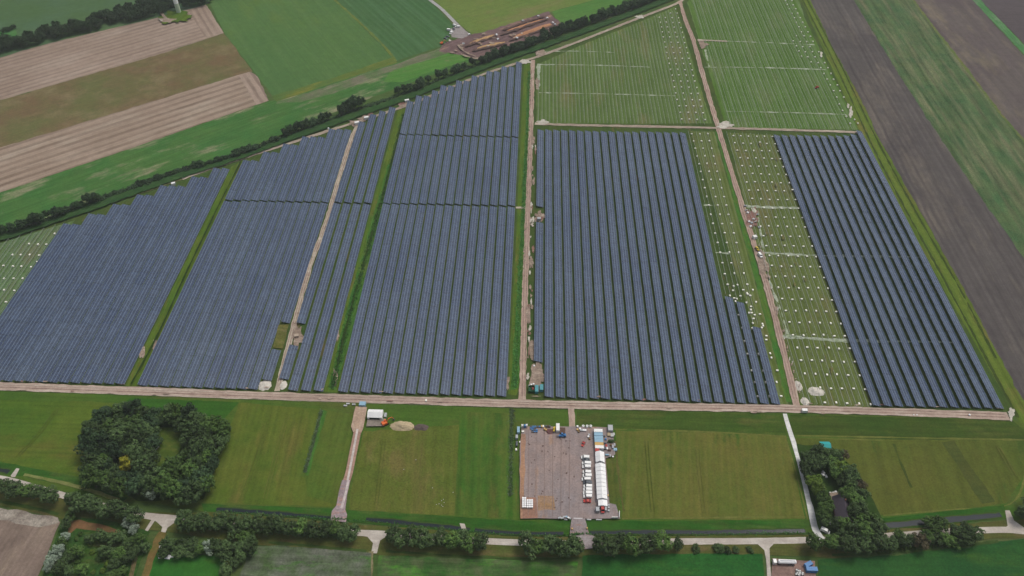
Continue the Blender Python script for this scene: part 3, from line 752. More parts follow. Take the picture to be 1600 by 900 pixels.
# ------------------------------------------------------------------ bare mounting frames
def bare(xs, bottom, top, lab, group, rev=False, gaps=()):
    n = len(xs)
    for i, X in enumerate(xs):
        y0, y1 = yat(bottom, X), yat(top, X)
        if y1-y0 < 12: continue
        root = empty('mounting_frame_row', (X, y0, 0), 0, lab.format(ordw(n-i if rev else i+1)), 'mounting frame', group)
        L = y1-y0
        k = max(1, round(L/60))
        for q in range(k):
            f = link('rail_frame', frame_mesh(L/k-1.0, True), root); f.location = (R.uniform(-.08, .08), q*L/k, 0)
xg = [xsE[0]+i*PITCH for i in range(0, 24)]
G_bot = [(838, 191), (1110, 196)]; G_top = [(845, 104), (870, 90), (900, 78), (960, 54), (1000, 38), (1050, 16), (1062, 30), (1108, 190)]
xG0, xG1 = G(844, 190).x, G(1106, 193).x
xg = [xG0+i*PITCH for i in range(int((xG1-xG0)/PITCH)+1)]
bare(xg, G_bot, G_top, 'bare mounting row, {} right of the central track, beyond the cross track', 'bare mounting rows beyond the cross track')
xH0, xH1 = G(1145, 199).x, G(1334, 202).x
xh = [xH0+i*PITCH for i in range(int((xH1-xH0)/PITCH)+1)]
H_bot = [(1130, 199), (1340, 204)]; H_top = [(1130, 205), (1076, 8), (1085, -20), (1240, -20), (1262, 40), (1338, 198)]
def htop(X):
    # right edge of this plot follows the verge
    return None
bare(xh, H_bot, [(1074, -4), (1236, -24), (1244, -10)] if False else [(1076, -8), (1250, -14)], 'bare mounting row, {} right of the diagonal track, beyond the cross track', 'bare mounting rows at the far corner')
xf = [xsF[0]-PITCH*(i+1) for i in range(6)][::-1]
bare(xf, [(1240, 633), (1362, 637)], [(1130, 207), (1210, 211)], 'bare mounting row, {} left of the rows by the ploughed field', 'bare mounting rows beside the diagonal track', rev=True)
xe = [xsE[18]+PITCH*(i+1) for i in range(3)]
for X, vb, lo in zip(xe, ((1148, 462), (1158, 470), (1178, 508)), range(3)):
    bare([X], [(vb[0]-30, vb[1]), (vb[0]+30, vb[1])], [(1070, 206), (1125, 207)], 'bare steel mounting row, %s right of the long solar rows, pallets along it' % ordw(lo+1), 'bare mounting rows at the edge of the unfinished block')
xa = [xsA[0]-PITCH*(i+1) for i in range(9)]
bare(xa, [(-400, 640), (0, 640), (300, 640)], [(-120, 408), (0, 380), (60, 362), (118, 345)], 'bare steel mounting row, {} left of the solar rows at the far corner', 'bare mounting rows at the far corner of the park')

# ================================================================== pallets
mWh = pm('white_wrap', (250, 248, 236), .5, .3, .1, k=.86)
mWood = pm('pallet_wood', (140, 116, 84), .9, .1, .2)
mStrap = pm('strap', (60, 60, 64), .5, .2, .05)
pb = MB()
pb.box((0, 0, .62), (1.75, 1.25, 1.0), 0); pb.box((0, 0, 1.14), (1.79, 1.29, .06), 0)
for x in (-.45, .45): pb.box((x, 0, .63), (.06, 1.27, 1.02), 2)
for x in (-.75, 0, .75): pb.box((x, 0, .05), (.14, 1.2, .1), 1)
pb.box((0, 0, .11), (1.8, 1.25, .03), 1)
pal_me = pb.mesh('module_pallet', [mWh, mWood, mStrap])
NP = [0]
def pallet(X, Y, label, group, s=1.0):
    o = link('module_pallet', pal_me); o.location = (X, Y, gz(X, Y)); o.rotation_euler = (0, 0, R.choice((0, math.pi/2))+R.uniform(-.15, .15))
    s *= .8; o.scale = (s, s, s*R.uniform(.85, 1.1)); tag(o, label, 'pallet', group); NP[0] += 1
# grid beside the block at the ploughed field
for c in range(6):
    X = xsF[0]-PITCH*(c+.5)
    ys = []; y = yat([(1240, 629), (1362, 632)], X); top = yat([(1130, 209), (1210, 213)], X)
    k = 0
    while y < top and k < 29:
        k += 1
        if not (c == 5 and k < 3) and not (c == 5 and k in (17, 18)):
            pallet(X+R.uniform(-.4, .4), y+R.uniform(-.5, .5), 'white pallet, %s up from bottom track, %s line left of the field-side rows' % (ordw(k), ordw(c+1)), 'pallets on the frames by the diagonal track')
        y += 11.6
for c in range(3):
    X = xsE[18]+PITCH*(c+1)+1.6
    y = yat([(1120, 463), (1190, 463)], X); top = yat([(1070, 208), (1125, 209)], X); k = 0
    while y < top:
        k += 1
        pallet(X+R.uniform(-.3, .3), y+R.uniform(-.4, .4), 'white pallet, %s up from the corner, %s line right of the long rows' % (ordw(k), ordw(c+1)), 'pallets at the edge of the unfinished block')
        y += 11.6
sc = [(1146, 448), (1145, 455), (1161, 454), (1167, 459), (1168, 461), (1176, 454), (1147, 467), (1151, 468), (1149, 472), (1166, 474), (1181, 473), (1173, 480), (1173, 485), (1170, 490), (1174, 490), (1179, 493),
      (1187, 492), (1177, 499), (1176, 506), (1191, 507), (1192, 510), (1190, 513), (1175, 514), (1197, 526), (1197, 532), (1203, 553), (1205, 560), (1214, 580), (1154, 493), (1159, 513)]
for i, (u, v) in enumerate(sc):
    p = G(u, v); pallet(p.x, p.y, 'white scattered pallet by the short solar rows, %s towards the bottom track' % ordw(sorted(range(len(sc)), key=lambda q: sc[q][1]).index(i)+1), 'pallets scattered by the short rows')
gapP = [(1163, 534), (1181, 534), (1168, 554), (1185, 554), (1174, 580), (1192, 580), (1179, 598), (1196, 598), (1213, 598), (1184, 620), (1202, 620), (1220, 620)]
for i, (u, v) in enumerate(gapP):
    p = G(u, v); pallet(p.x, p.y, 'white pallet between finished rows, %s towards the bottom track' % ordw(i+1), 'pallets in the gaps of the finished rows')
lp = [(86, 366), (94, 372), (46, 382), (60, 383), (73, 383), (83, 389), (20, 399), (33, 399), (47, 399), (62, 400), (72, 405), (59, 410), (6, 416), (21, 417), (34, 417), (49, 418), (58, 424), (7, 436), (22, 436), (36, 436), (46, 443),
      (7, 454), (23, 455), (33, 462), (10, 473), (20, 480), (5, 501)]
for i, (u, v) in enumerate(lp):
    p = G(u, v); pallet(p.x, p.y, 'white pallet on the pale frame corner, %s from the hedgerow side' % ordw(i+1), 'pallets on the corner left of the solar rows')
# far plots: the pallets beyond the nearest three hundred, one mass
fb = MB()
def farp(X, Y):
    a = R.choice((0, math.pi/2))+R.uniform(-.15, .15); z = gz(X, Y)
    fb.box((X, Y, z+.65), (1.3, .95, .95), 0, a); fb.box((X, Y, z+.05), (1.7, 1.2, .1), 1, a)
for c in range(4):
    for k in range(26):
        v = 188-k*7.6+k*k*.04
        if v < 14: continue
        X = G(1104, 192).x-PITCH*c-1
        Y = G(1100, 188).y+k*11.6
        if Y < yat([(900, 78), (1000, 38), (1050, 17), (1062, 10)], X): farp(X+R.uniform(-.4, .4), Y+R.uniform(-.4, .4))
for u, v in [(1244, 57), (1256, 57), (1266, 58), (1239, 65), (1250, 66), (1260, 66), (1270, 66), (1244, 73), (1254, 74), (1265, 74), (1248, 81), (1258, 82), (1269, 82), (1279, 82), (1252, 89), (1262, 90), (1273, 90), (1283, 90), (1267, 98), (1278, 99), (1288, 99),
             (1282, 107), (1293, 107), (1287, 116), (1298, 116), (1292, 125), (1302, 125), (1297, 134), (1308, 134), (1302, 143), (1312, 143), (1307, 153), (1318, 153), (1311, 164), (1316, 174), (1322, 183), (1335, 188), (1328, 194), (1340, 194),
             (1227, 2), (1237, 2), (1230, 8), (1239, 9), (1233, 15), (1243, 15), (1237, 22), (1246, 22), (1241, 29), (1250, 29), (1244, 36), (1254, 36), (1248, 43), (1258, 43), (1252, 51), (1262, 51)]:
    p = G(u, v); farp(p.x, p.y)
far = fb.build('pallets_on_far_frames', [mWh, mWood]); tag(far, 'white wrapped pallets set out in lines over the far bare frame plots', 'pallets', kind='stuff')

# ================================================================== trees
def leafmat(name, a, bcol, hi):
    m, t, b = newmat(name)
    oi = N(t, 'ShaderNodeObjectInfo'); oc = N(t, 'ShaderNodeTexCoord').outputs['Object']
    ad = N(t, 'ShaderNodeVectorMath', operation='ADD'); t.links.new(oc, ad.inputs[0]); t.links.new(oi.outputs['Location'], ad.inputs[1])
    f = maprange(t, noise(t, ad.outputs[0], .55, 3, .6), .3, .7, 0, 1)
    c = mixc(t, f, lin(a), lin(bcol))
    f2 = maprange(t, noise(t, ad.outputs[0], 1.9, 2, .6), .52, .72, 0, .8)
    c = mixc(t, f2, c, lin(hi))
    c = scalec(t, c, maprange(t, oi.outputs['Random'], 0, 1, .6, 1.35))
    t.links.new(c, b.inputs['Base Color']); b.inputs['Roughness'].default_value = .8; b.inputs['Specular IOR Level'].default_value = .15
    return m
LM = {'dark': leafmat('dark_leaves', (54, 74, 44), (78, 102, 58), (116, 136, 84)),
      'mid': leafmat('green_leaves', (62, 92, 44), (86, 114, 54), (122, 146, 76)),
      'far': leafmat('hedge_leaves', (46, 68, 46), (60, 84, 54), (92, 114, 74)),
      'lime': leafmat('lime_leaves', (80, 108, 42), (98, 122, 46), (128, 146, 62)),
      'gold': leafmat('gold_leaves', (124, 126, 36), (140, 138, 40), (168, 160, 54)),
      'silver': leafmat('silver_leaves', (120, 138, 118), (138, 152, 134), (164, 174, 158)),
      'brown': leafmat('brown_leaves', (74, 70, 52), (86, 78, 56), (102, 92, 70))}
mBark = pm('bark', (84, 74, 62), .9, .1, .25, 3)
NV = 6
def crown_mesh(seed, mat, bushy=False):
    r = random.Random(seed); mb = MB()
    # limbs end in clumps; each clump is a shell of leaf faces (crown radius about 4.2, centre at z 6.5)
    clumps = []
    n = 24 if not bushy else 18
    ax, ay = r.uniform(.78, 1.15), r.uniform(.78, 1.15)
    for i in range(n):
        for _ in range(30):
            d = Vector((r.gauss(0, 1), r.gauss(0, 1), r.gauss(0.25, .9))).normalized()
            rr = r.uniform(.45, 1.0)**.5
            lb = 1+.55*mnoise.noise(Vector((d.x*1.3+seed*3.1, d.y*1.3, d.z*1.3))); p = Vector((d.x*3.6*rr*ax*lb, d.y*3.6*rr*ay*lb, 6.4+d.z*(3.5 if d.z > 0 else 2.8)*rr*lb))
            if bushy: p.z = 1.2+abs(d.z)*3.0*rr
            if all((p-q[0]).length > 1.3 for q in clumps): break
        clumps.append((p, r.uniform(.8, 1.9)))
    for p, cr in clumps:
        k = int(34*cr)
        for _ in range(k):
            d = Vector((r.gauss(0, 1), r.gauss(0, 1), r.gauss(.25, 1))).normalized()
            c = p+d*cr*r.uniform(.75, 1.05)
            nrm = (d+Vector((r.gauss(0, .35), r.gauss(0, .35), r.gauss(.15, .35)))).normalized()
            q = nrm.to_track_quat('Z', 'Y'); s = r.uniform(.30, .58); a = r.uniform(0, 6.28)
            e1 = q @ Vector((math.cos(a), math.sin(a), 0))*s; e2 = q @ Vector((-math.sin(a), math.cos(a), 0))*s*r.uniform(.6, 1)
            mb.add([c-e1*1.1, c-e2, c+e1*1.1+nrm*.08, c+e2], [(0, 1, 2, 3)])
    me = bpy.data.meshes.new('crown'); me.from_pydata(mb.v, [], mb.f); me.materials.append(mat); me.update()
    return me
def trunk_mesh(seed, bushy=False):
    r = random.Random(seed); mb = MB()
    top = 6.5 if not bushy else 1.8
    mb.rod((0, 0, -.4), (0, 0, top*.55), .30, .22, 7); mb.rod((0, 0, top*.55), (.2, .1, top), .22, .1, 6)
    for i in range(6):
        a = i*1.05+r.uniform(-.3, .3); z0 = top*r.uniform(.4, .8)
        mb.rod((0, 0, z0), (math.cos(a)*2.4, math.sin(a)*2.4, z0+r.uniform(1.0, 2.4)), .12, .04, 5)
    return mb.mesh('trunk', mBark)
CR = {}; TR = [trunk_mesh(i) for i in range(3)]; TRB = [trunk_mesh(i, True) for i in range(2)]
def get_crown(kind, bushy=False):
    key = (kind, bushy)
    if key not in CR: CR[key] = [crown_mesh(100+i+(50 if bushy else 0), LM[kind], bushy) for i in range(NV)]
    return R.choice(CR[key])
NT = [0]
def tree(u, v, diam, kind, label, group, cat='tree', name='tree', tall=1.0, bushy=False):
    """(u,v): middle of the crown in the photo; diam in metres"""
    s = diam/8.6
    hz = (6.4 if not bushy else 2.0)*s*tall
    p = G(u, v, hz); z = gz(p.x, p.y)
    root = empty(name, (p.x, p.y, z-.05), R.uniform(0, 6.28), label, cat, group)
    c = link('crown', get_crown(kind, bushy), root); tr = link('trunk', R.choice(TRB if bushy else TR), root)
    q = R.uniform(.85, 1.18)
    for o in (c, tr): o.scale = (s*q, s/q, s*tall)
    NT[0] += 1
    return root
def px_in(poly, u, v): return inside(poly, u, v)
# ---- the wood
Wd = [(138, 650), (160, 638), (185, 634), (240, 638), (290, 640), (330, 648), (352, 664), (348, 690), (334, 735), (322, 772), (300, 780), (262, 778), (225, 776), (205, 772), (180, 768), (150, 752), (128, 748), (126, 722), (130, 690)]
Gl = [(243, 664), (289, 664), (286, 706), (270, 728), (252, 737), (236, 741), (232, 728), (236, 712), (241, 696)]
pts = []
tries = 0
while tries < 6000:
    tries += 1
    u, v = R.uniform(120, 360), R.uniform(630, 782)
    if not px_in(Wd, 240+(u-240)*1.045, 710+(v-710)*1.07) or px_in(Gl, u, v): continue
    if (u-196)**2+(v-727)**2 < 22**2 or (u-198)**2+(v-765)**2 < 10**2: continue
    if all(((u-a)/13.0)**2+((v-b)/10.5)**2 > 1 for a, b in pts): pts.append((u, v))
pts.sort(key=lambda p: (int((p[1]-630)/13), p[0]))
rowi = {}
for u, v in pts:
    k = int((v-630)/13); rowi.setdefault(k, []).append((u, v))
rk = sorted(rowi)
for ri, k in enumerate(rk):
    for ci, (u, v) in enumerate(rowi[k]):
        tree(u, v, R.uniform(7.0, 12.5), R.choices(('dark', 'mid', 'far'), (5, 2, 2))[0], 'dark tree in the glade wood, %s in its %s rank from the solar rows' % (ordw(ci+1), ordw(ri+1)), 'trees of the wood with the glade', tall=R.uniform(.8, 1.25))
tree(196, 725, 9.5, 'gold', 'round golden yellow tree standing out of the dark wood', None, name='golden_tree', tall=1.15)
tree(194, 706, 5.5, 'silver', 'small grey tree just beyond the golden tree in the wood', None, tall=.9)
tree(200, 766, 5, 'gold', 'small bright yellow bush at the front edge of the wood', None, 'shrub', 'yellow_bush', bushy=True)
tree(185, 757, 5, 'brown', 'brownish small bush at the front edge of the wood', None, 'shrub', 'bush', bushy=True)
tree(229, 756, 6, 'dark', 'dark tree leaning over the small brown roofed house', None)
tree(236, 770, 7, 'silver', 'grey green tree at the front edge of the wood beside the yellow bush', None)
# ---- trees along the road
road_sets = [
 ([(8, 760), (25, 766), (42, 766), (60, 770), (76, 774)], 9.5, 'roadside tree, {} from the small white bridge, over the road at the far corner'),
 ([(112, 780), (124, 788), (138, 782), (152, 792), (166, 798), (180, 794), (194, 800), (208, 804)], 9.5, 'roadside tree, {} in the row below the front edge of the wood'),
 ([(288, 812), (302, 820), (318, 814), (334, 818), (350, 812), (367, 822), (384, 818), (402, 816), (420, 822), (437, 818), (453, 824), (470, 822), (487, 826), (505, 828), (522, 826), (538, 830), (549, 834)], 9.0, 'roadside tree, {} in the long row before the plate road entrance'),
 ([(614, 836), (627, 840), (642, 836), (658, 842), (673, 844), (690, 840), (706, 846), (722, 842), (737, 848), (751, 848)], 9.0, 'roadside tree, {} in the row past the concrete T junction'),
 ([(826, 850), (841, 853), (856, 848), (872, 854), (888, 857), (901, 851)], 9.5, 'roadside tree, {} in the clump left of the compound entrance'),
 ([(938, 851), (953, 855), (970, 848), (985, 852), (1001, 853), (1016, 848), (1034, 846), (1059, 850)], 9.5, 'roadside tree, {} in the clump right of the compound entrance'),
]
for pts_, dm, lab in road_sets:
    for i, (u, v) in enumerate(pts_):
        sm = .72 if (u, v) in ((1059, 850),) else 1
        tree(u, v, dm*sm*R.uniform(.92, 1.12), R.choices(('dark', 'mid'), (5, 1))[0], 'dark '+lab.format(ordw(i+1)), 'trees along the concrete road', tall=R.uniform(.85, 1.1))
for i, (u, v) in enumerate([(1087, 857), (1123, 857), (1135, 860), (1150, 860), (1172, 859)]):
    tree(u, v, (5, 6.5, 5, 4, 4)[i], 'dark', 'small dark bush on the road verge, %s from the compound entrance clump' % ordw(i+1), 'bushes on the road verge', 'shrub', 'bush', bushy=True)
# ---- farmstead
farm = [(1262, 716, 8, 'dark'), (1276, 706, 8, 'dark'), (1291, 710, 8, 'dark'), (1306, 713, 7.5, 'dark'), (1318, 712, 6, 'brown'), (1257, 731, 7, 'dark'), (1271, 724, 8, 'dark'), (1284, 722, 8, 'dark'), (1302, 724, 8, 'mid'),
        (1313, 731, 8.5, 'lime'), (1305, 738, 7, 'mid'), (1325, 737, 8, 'dark'), (1332, 748, 8, 'dark'), (1318, 748, 7, 'dark'), (1271, 752, 7.5, 'lime'), (1278, 763, 8, 'lime'), (1262, 742, 6, 'dark'), (1343, 758, 7, 'brown'), (1330, 762, 8, 'dark'),
        (1345, 772, 7, 'dark'), (1322, 770, 8, 'mid'), (1335, 780, 8.5, 'mid'), (1286, 780, 7.5, 'mid'), (1290, 794, 8, 'mid'), (1284, 806, 7, 'mid'), (1345, 790, 7, 'dark'), (1333, 797, 8, 'dark'), (1347, 803, 8, 'dark'), (1290, 812, 6, 'dark'),
        (1318, 820, 7.5, 'mid'), (1306, 818, 6, 'dark'), (1345, 815, 8, 'silver'), (1361, 815, 9.5, 'mid'), (1372, 826, 9.5, 'dark'), (1352, 829, 9.5, 'mid'), (1335, 832, 9, 'dark'), (1318, 838, 7, 'dark'),
        (1299, 846, 8.5, 'mid'), (1316, 850, 8.5, 'dark'), (1335, 852, 9, 'dark'), (1355, 848, 9, 'dark'), (1374, 846, 9, 'dark'), (1393, 850, 8, 'dark'), (1271, 848, 8.5, 'mid')]
farm = [(u, v, d, 'mid' if k == 'silver' else k) for u, v, d, k in farm]
kn = {'dark': 'dark green', 'mid': 'green', 'lime': 'yellowish green', 'brown': 'brownish'}
cnt = {}
for u, v, d, k in farm:
    cnt[k] = cnt.get(k, 0)+1
    tree(u, v, d*1.08, k, '%s farmhouse tree, %s of that colour from the turquoise roof' % (kn[k], ordw(cnt[k])), 'trees around the farmhouse', tall=R.uniform(.85, 1.1))
vr = [(1410, 845, 7, 'dark'), (1424, 842, 6, 'dark'), (1440, 846, 8, 'brown'), (1448, 838, 7, 'mid'), (1460, 822, 9, 'mid'), (1452, 814, 6, 'mid'), (1472, 818, 7, 'mid'), (1464, 842, 7, 'dark'), (1478, 842, 7, 'mid'), (1490, 846, 6, 'mid'),
      (1496, 832, 8, 'dark'), (1510, 828, 9, 'dark'), (1522, 834, 8.5, 'dark'), (1506, 842, 8.5, 'dark'), (1404, 836, 6, 'mid'), (1603, 800, 9, 'dark'), (1612, 790, 9, 'dark')]
for i, (u, v, d, k) in enumerate(vr):
    tree(u, v, d*1.05, k, '%s tree by the road beyond the farmhouse, %s going towards the road fork' % (kn[k], ordw(i+1)), 'trees by the road beyond the farmhouse', tall=R.uniform(.8, 1.0))
# ---- thicket bottom left
tree(201, 815, 6.5, 'silver', 'silvery willow with a pale rounded crown beside the road junction', None, name='silver_willow', tall=1.1)
tree(209, 827, 6, 'silver', 'lower silvery willow leaning beside the pale rounded one', None, name='silver_willow', tall=.9)
for i, (u, v, d) in enumerate([(103, 838, 5.5), (97, 848, 6), (92, 858, 6.5), (86, 867, 6.5), (80, 876, 6), (76, 886, 5.5)]):
    tree(u, v, d, 'silver' if i != 1 else 'mid', 'grey willow beside the brown field, %s from the gravel strip' % ordw(i+1), 'grey willows beside the brown field', name='silver_willow', tall=.9)
th = [(100, 878), (92, 890), (108, 892), (110, 868), (120, 862), (160, 838), (175, 842), (190, 838), (208, 845), (220, 842), (225, 855), (214, 858), (198, 852), (188, 866), (196, 872), (180, 880), (204, 868), (190, 893), (175, 897),
      (168, 862), (140, 842), (128, 890), (110, 806), (104, 818)]
for i, (u, v) in enumerate(th):
    tree(u, v, R.uniform(5.5, 8), R.choice(('dark', 'dark', 'mid')), 'dark bushy thicket tree below the road, %s from the brown field' % ordw(sorted(range(len(th)), key=lambda q: th[q][0]).index(i)+1), 'bushy trees of the thicket', tall=R.uniform(.7, .95))
for i in range(26):
    u, v = R.uniform(112, 182), R.uniform(834, 905)
    tree(u, v, R.uniform(2.2, 4.0), R.choice(('mid', 'mid', 'lime')), 'low green shrub in the overgrown plot between willows and dirt track', 'low shrubs of the overgrown plot', 'shrub', 'shrub', bushy=True)
hd = [(262, 850, 'dark'), (274, 852, 'mid'), (287, 850, 'dark'), (300, 852, 'dark'), (312, 856, 'mid'), (338, 852, 'dark'), (352, 856, 'dark'), (365, 858, 'dark'), (378, 852, 'dark'), (390, 846, 'dark'), (383, 838, 'mid'), (392, 834, 'mid'),
      (376, 868, 'dark'), (366, 878, 'dark'), (352, 892, 'dark'), (256, 864, 'dark'), (350, 865, 'dark'), (280, 860, 'dark'), (297, 861, 'dark'), (388, 860, 'dark')]
for i, (u, v, k) in enumerate(hd):
    tree(u, v, R.uniform(6.5, 8.5), k, '%s tree in the belt behind the lawn, %s from the driveway' % (kn[k], ordw(i+1)), 'trees of the belt behind the lawn', tall=R.uniform(.7, .95))
tree(326, 855, 6.5, 'silver', 'pale silver tree in the dark belt behind the lawn', None, name='silver_willow', tall=.9)
tree(358, 882, 5, 'gold', 'yellow bush at the end of the lawn', None, 'shrub', 'yellow_bush', bushy=True)
# ---- hedgerow along the diagonal track
def hedge(px, spacing, dlo, dhi, lab, group, tall=1.0, jit=1.5, bushy=False, kind='far', skip=0.0, name='tree', cat='tree'):
    P = [G(u, v, 3).to_2d() for u, v in px]; out = []; acc = 0.0
    for a, e in zip(P, P[1:]):
        L = (e-a).length; d = acc
        while d < L: out.append(a+(e-a)*d/L); d += spacing*R.uniform(.8, 1.25)
        acc = d-L
    k = 0
    for p in out:
        if R.random() < skip: continue
        q = Vector((p.x+R.uniform(-jit, jit), p.y+R.uniform(-jit, jit))); s = R.uniform(dlo, dhi)/8.6; k += 1
        root = empty(name, (q.x, q.y, gz(q.x, q.y)-.05), R.uniform(0, 6.28), lab.format(ordw(k)), cat, group)
        c = link('crown', get_crown(kind, bushy), root); tr = link('trunk', R.choice(TRB if bushy else TR), root)
        tl = tall*R.uniform(.85, 1.15)
        qq = R.uniform(.8, 1.25)
        for o in (c, tr): o.scale = (s*qq, s/qq, s*tl)
        NT[0] += 1
g = 'trees of the long diagonal hedgerow'
track('hedge_verge', [(-60, 392), (0, 374), (90, 344), (180, 313), (240, 291), (300, 270), (350, 254), (400, 237), (480, 208), (560, 180), (640, 152), (740, 112), (840, 76), (940, 40), (1050, -2)], 9, fm('hedge_verge_grass', (48, 78, 44), (60, 88, 48), L=12, fine=.25), .8)
hedge([(-20, 369), (50, 350), (100, 331), (150, 311)], 3.6, 5, 9.5, 'dark hedgerow tree, {} from the pallet corner, at the near end of the hedgerow', g, jit=1.8)
hedge([(150, 311), (200, 293), (250, 274), (300, 258), (350, 246), (400, 229), (440, 212)], 3.4, 3.6, 8.5, 'dark hedgerow bush, {} along the low middle stretch past the meadow', 'bushes of the diagonal hedgerow', jit=1.6, bushy=True, name='bush', cat='shrub')
hedge([(448, 208), (480, 196), (515, 182)], 4.4, 6.5, 8.5, 'dark hedgerow tree, {} in the clump before the lone tall tree', g, tall=1.0)
hedge([(535, 176), (553, 166), (572, 163)], 5, 8, 10.5, 'dark tall hedgerow tree, {} in the clump by the pale track end', g, tall=1.1)
hedge([(580, 164), (622, 148)], 5, 2.5, 3.6, 'low hedgerow bush, {} in the gap before the tall clump', 'low bushes in the hedgerow gap', bushy=True, name='bush', cat='shrub')
hedge([(624, 143), (638, 140), (664, 132)], 5, 6.5, 8.5, 'dark hedgerow tree, {} in the clump above the green ditch', g, tall=1.1)
hedge([(670, 124), (696, 117), (740, 100)], 9, 6, 8.5, 'dark hedgerow tree, {} among the spaced ones above the middle block', g, jit=2)
hedge([(752, 96), (790, 82), (840, 64), (860, 54)], 3.7, 5, 9.5, 'dark hedgerow tree, {} beside the digging site', g, tall=1.05, jit=2.2)
hedge([(866, 54), (920, 35), (960, 20), (1010, 2), (1060, -16)], 4.0, 6, 10.5, 'dark hedgerow tree, {} beyond the digging site above the bare frames', g, tall=1.1, jit=2.5)
def scrub(px, width, n, hgt, mat, label, name='undergrowth'):
    P = [G(u, v).to_2d() for u, v in smooth(px)]; vs = []; fs = []
    for i in range(n):
        k = R.uniform(0, len(P)-1.001); j = int(k); p = P[j].lerp(P[j+1], k-j)
        x, y = p.x+R.gauss(0, width/2.4), p.y+R.gauss(0, width/2.4)
        hh = hgt*(.35+.65*abs(mnoise.noise(Vector((x*.09, y*.09, 4)))*1.8)); z = gz(x, y)+hh*R.random()**.6
        nn = Vector((R.gauss(0, .6), R.gauss(0, .6), 1)).normalized(); q = nn.to_track_quat('Z', 'Y'); s = R.uniform(.3, .6); a = R.uniform(0, 6.28)
        e1 = q @ Vector((math.cos(a)*s, math.sin(a)*s, 0)); e2 = q @ Vector((-math.sin(a)*s, math.cos(a)*s, 0)); c = Vector((x, y, z)); o = len(vs)
        vs += [c-e1, c-e2, c+e1, c+e2]; fs.append((o, o+1, o+2, o+3))
    me = bpy.data.meshes.new(name); me.from_pydata(vs, [], fs); me.materials.append(mat); me.update()
    tag(link(name, me), label, 'undergrowth', kind='stuff')
scrub([(-20, 372), (50, 354), (100, 335), (150, 315), (200, 297), (250, 278), (300, 262), (350, 249), (400, 232), (448, 212)], 3.4, 9000, 2.6, LM['far'], 'tangled undergrowth along the foot of the near diagonal hedgerow')
scrub([(448, 212), (515, 187), (572, 166), (622, 150), (690, 124), (740, 104)], 3.0, 3600, 1.5, LM['far'], 'low undergrowth in the gappy stretch of the diagonal hedgerow')
scrub([(745, 102), (800, 81), (860, 57), (930, 33), (1010, 4), (1060, -14)], 4.0, 7000, 3.0, LM['far'], 'tangled undergrowth along the far diagonal hedgerow')
scrub([(290, 824), (400, 826), (480, 834), (548, 838)], 2.6, 2600, 1.8, LM['dark'], 'undergrowth beneath the long row of roadside trees')
scrub([(1300, 852), (1380, 856), (1450, 850), (1520, 842)], 3.2, 2600, 1.8, LM['mid'], 'undergrowth beneath the trees beyond the farmhouse')
# ---- belt at the far corner: reads as one mass
def belt(px_lo, px_hi, n, dlo, dhi):
    mbv = []; mbf = []; base = [CR[('far', False)][i] for i in range(NV)] if ('far', False) in CR else None
    if base is None: get_crown('far'); base = CR[('far', False)]
    vs = []; fs = []
    dat = [([v.co.copy() for v in m_.vertices], [tuple(p.vertices) for p in m_.polygons]) for m_ in base]
    for i in range(n):
        f = (i+R.random())/n
        k = f*(len(px_lo)-1); j = min(int(k), len(px_lo)-2); w_ = k-j
        a = Vector(px_lo[j]).lerp(Vector(px_lo[j+1]), w_); e = Vector(px_hi[j]).lerp(Vector(px_hi[j+1]), w_)
        uv = a.lerp(e, R.random()); p = G(uv.x, uv.y, 3)
        s = R.uniform(dlo, dhi)/8.6; V, Fc = R.choice(dat); o = len(vs); ro = Matrix.Rotation(R.uniform(0, 6.28), 3, 'Z')
        for c in V:
            q = ro @ c; vs.append((p.x+q.x*s, p.y+q.y*s, q.z*s*R.uniform(.99, 1.01)-.5))
        fs += [tuple(o+x for x in f_) for f_ in Fc]
    me = bpy.data.meshes.new('tree_belt'); me.from_pydata(vs, [], fs); me.materials.append(LM['far']); me.update()
    return link('tree_belt', me)
bl = belt([(-70, 100), (0, 80), (80, 59), (150, 44), (215, 28), (262, 16), (330, 2), (400, -14)], [(-70, 88), (0, 68), (80, 48), (150, 30), (215, 10), (262, -2), (330, -14), (400, -26)], 170, 7, 11)
tag(bl, 'dense dark belt of trees between the striped stubble and the far pasture', 'tree belt', kind='stuff')
bl = belt([(-40, 56), (0, 49), (24, 42)], [(-40, 53), (0, 46), (24, 40)], 14, 3.5, 5)
tag(bl, 'low dark hedge between the small bright paddock and the far pasture', 'hedge', kind='stuff')
# ---- reeds
mReed = leafmat('reed_leaves', (84, 108, 72), (96, 116, 82), (124, 138, 106)); mReedG = leafmat('reed_green', (66, 122, 58), (76, 128, 62), (100, 140, 76))
def reeds(px, width, n, hgt, mat, label):
    P = [G(u, v).to_2d() for u, v in smooth(px)]; vs = []; fs = []
    for i in range(n):
        k = R.uniform(0, len(P)-1.001); j = int(k); p = P[j].lerp(P[j+1], k-j); x, y = p.x+R.gauss(0, width/2.6), p.y+R.gauss(0, width/3)
        z = gz(x, y); h = hgt*R.uniform(.3, .9); a = R.uniform(0, 6.28); s = R.uniform(.12, .32); o = len(vs)
        dx, dy = math.cos(a)*s, math.sin(a)*s; lx, ly = R.gauss(0, .9)*h, R.gauss(0, .9)*h
        vs += [(x-dx, y-dy, z), (x+dx, y+dy, z), (x+lx+dx*.6, y+ly+dy*.6, z+h), (x+lx-dx*.6, y+ly-dy*.6, z+h)]; fs.append((o, o+1, o+2, o+3))
    me = bpy.data.meshes.new('reeds'); me.from_pydata(vs, [], fs); me.materials.append(mat); me.update()
    o = link('reeds', me); tag(o, label, 'reeds', kind='stuff')
reeds([(632, 178), (600, 300), (575, 390), (545, 500), (520, 606)], 3.2, 4200, 1.0, mReedG, 'reeds filling the broad green ditch between the solar blocks')
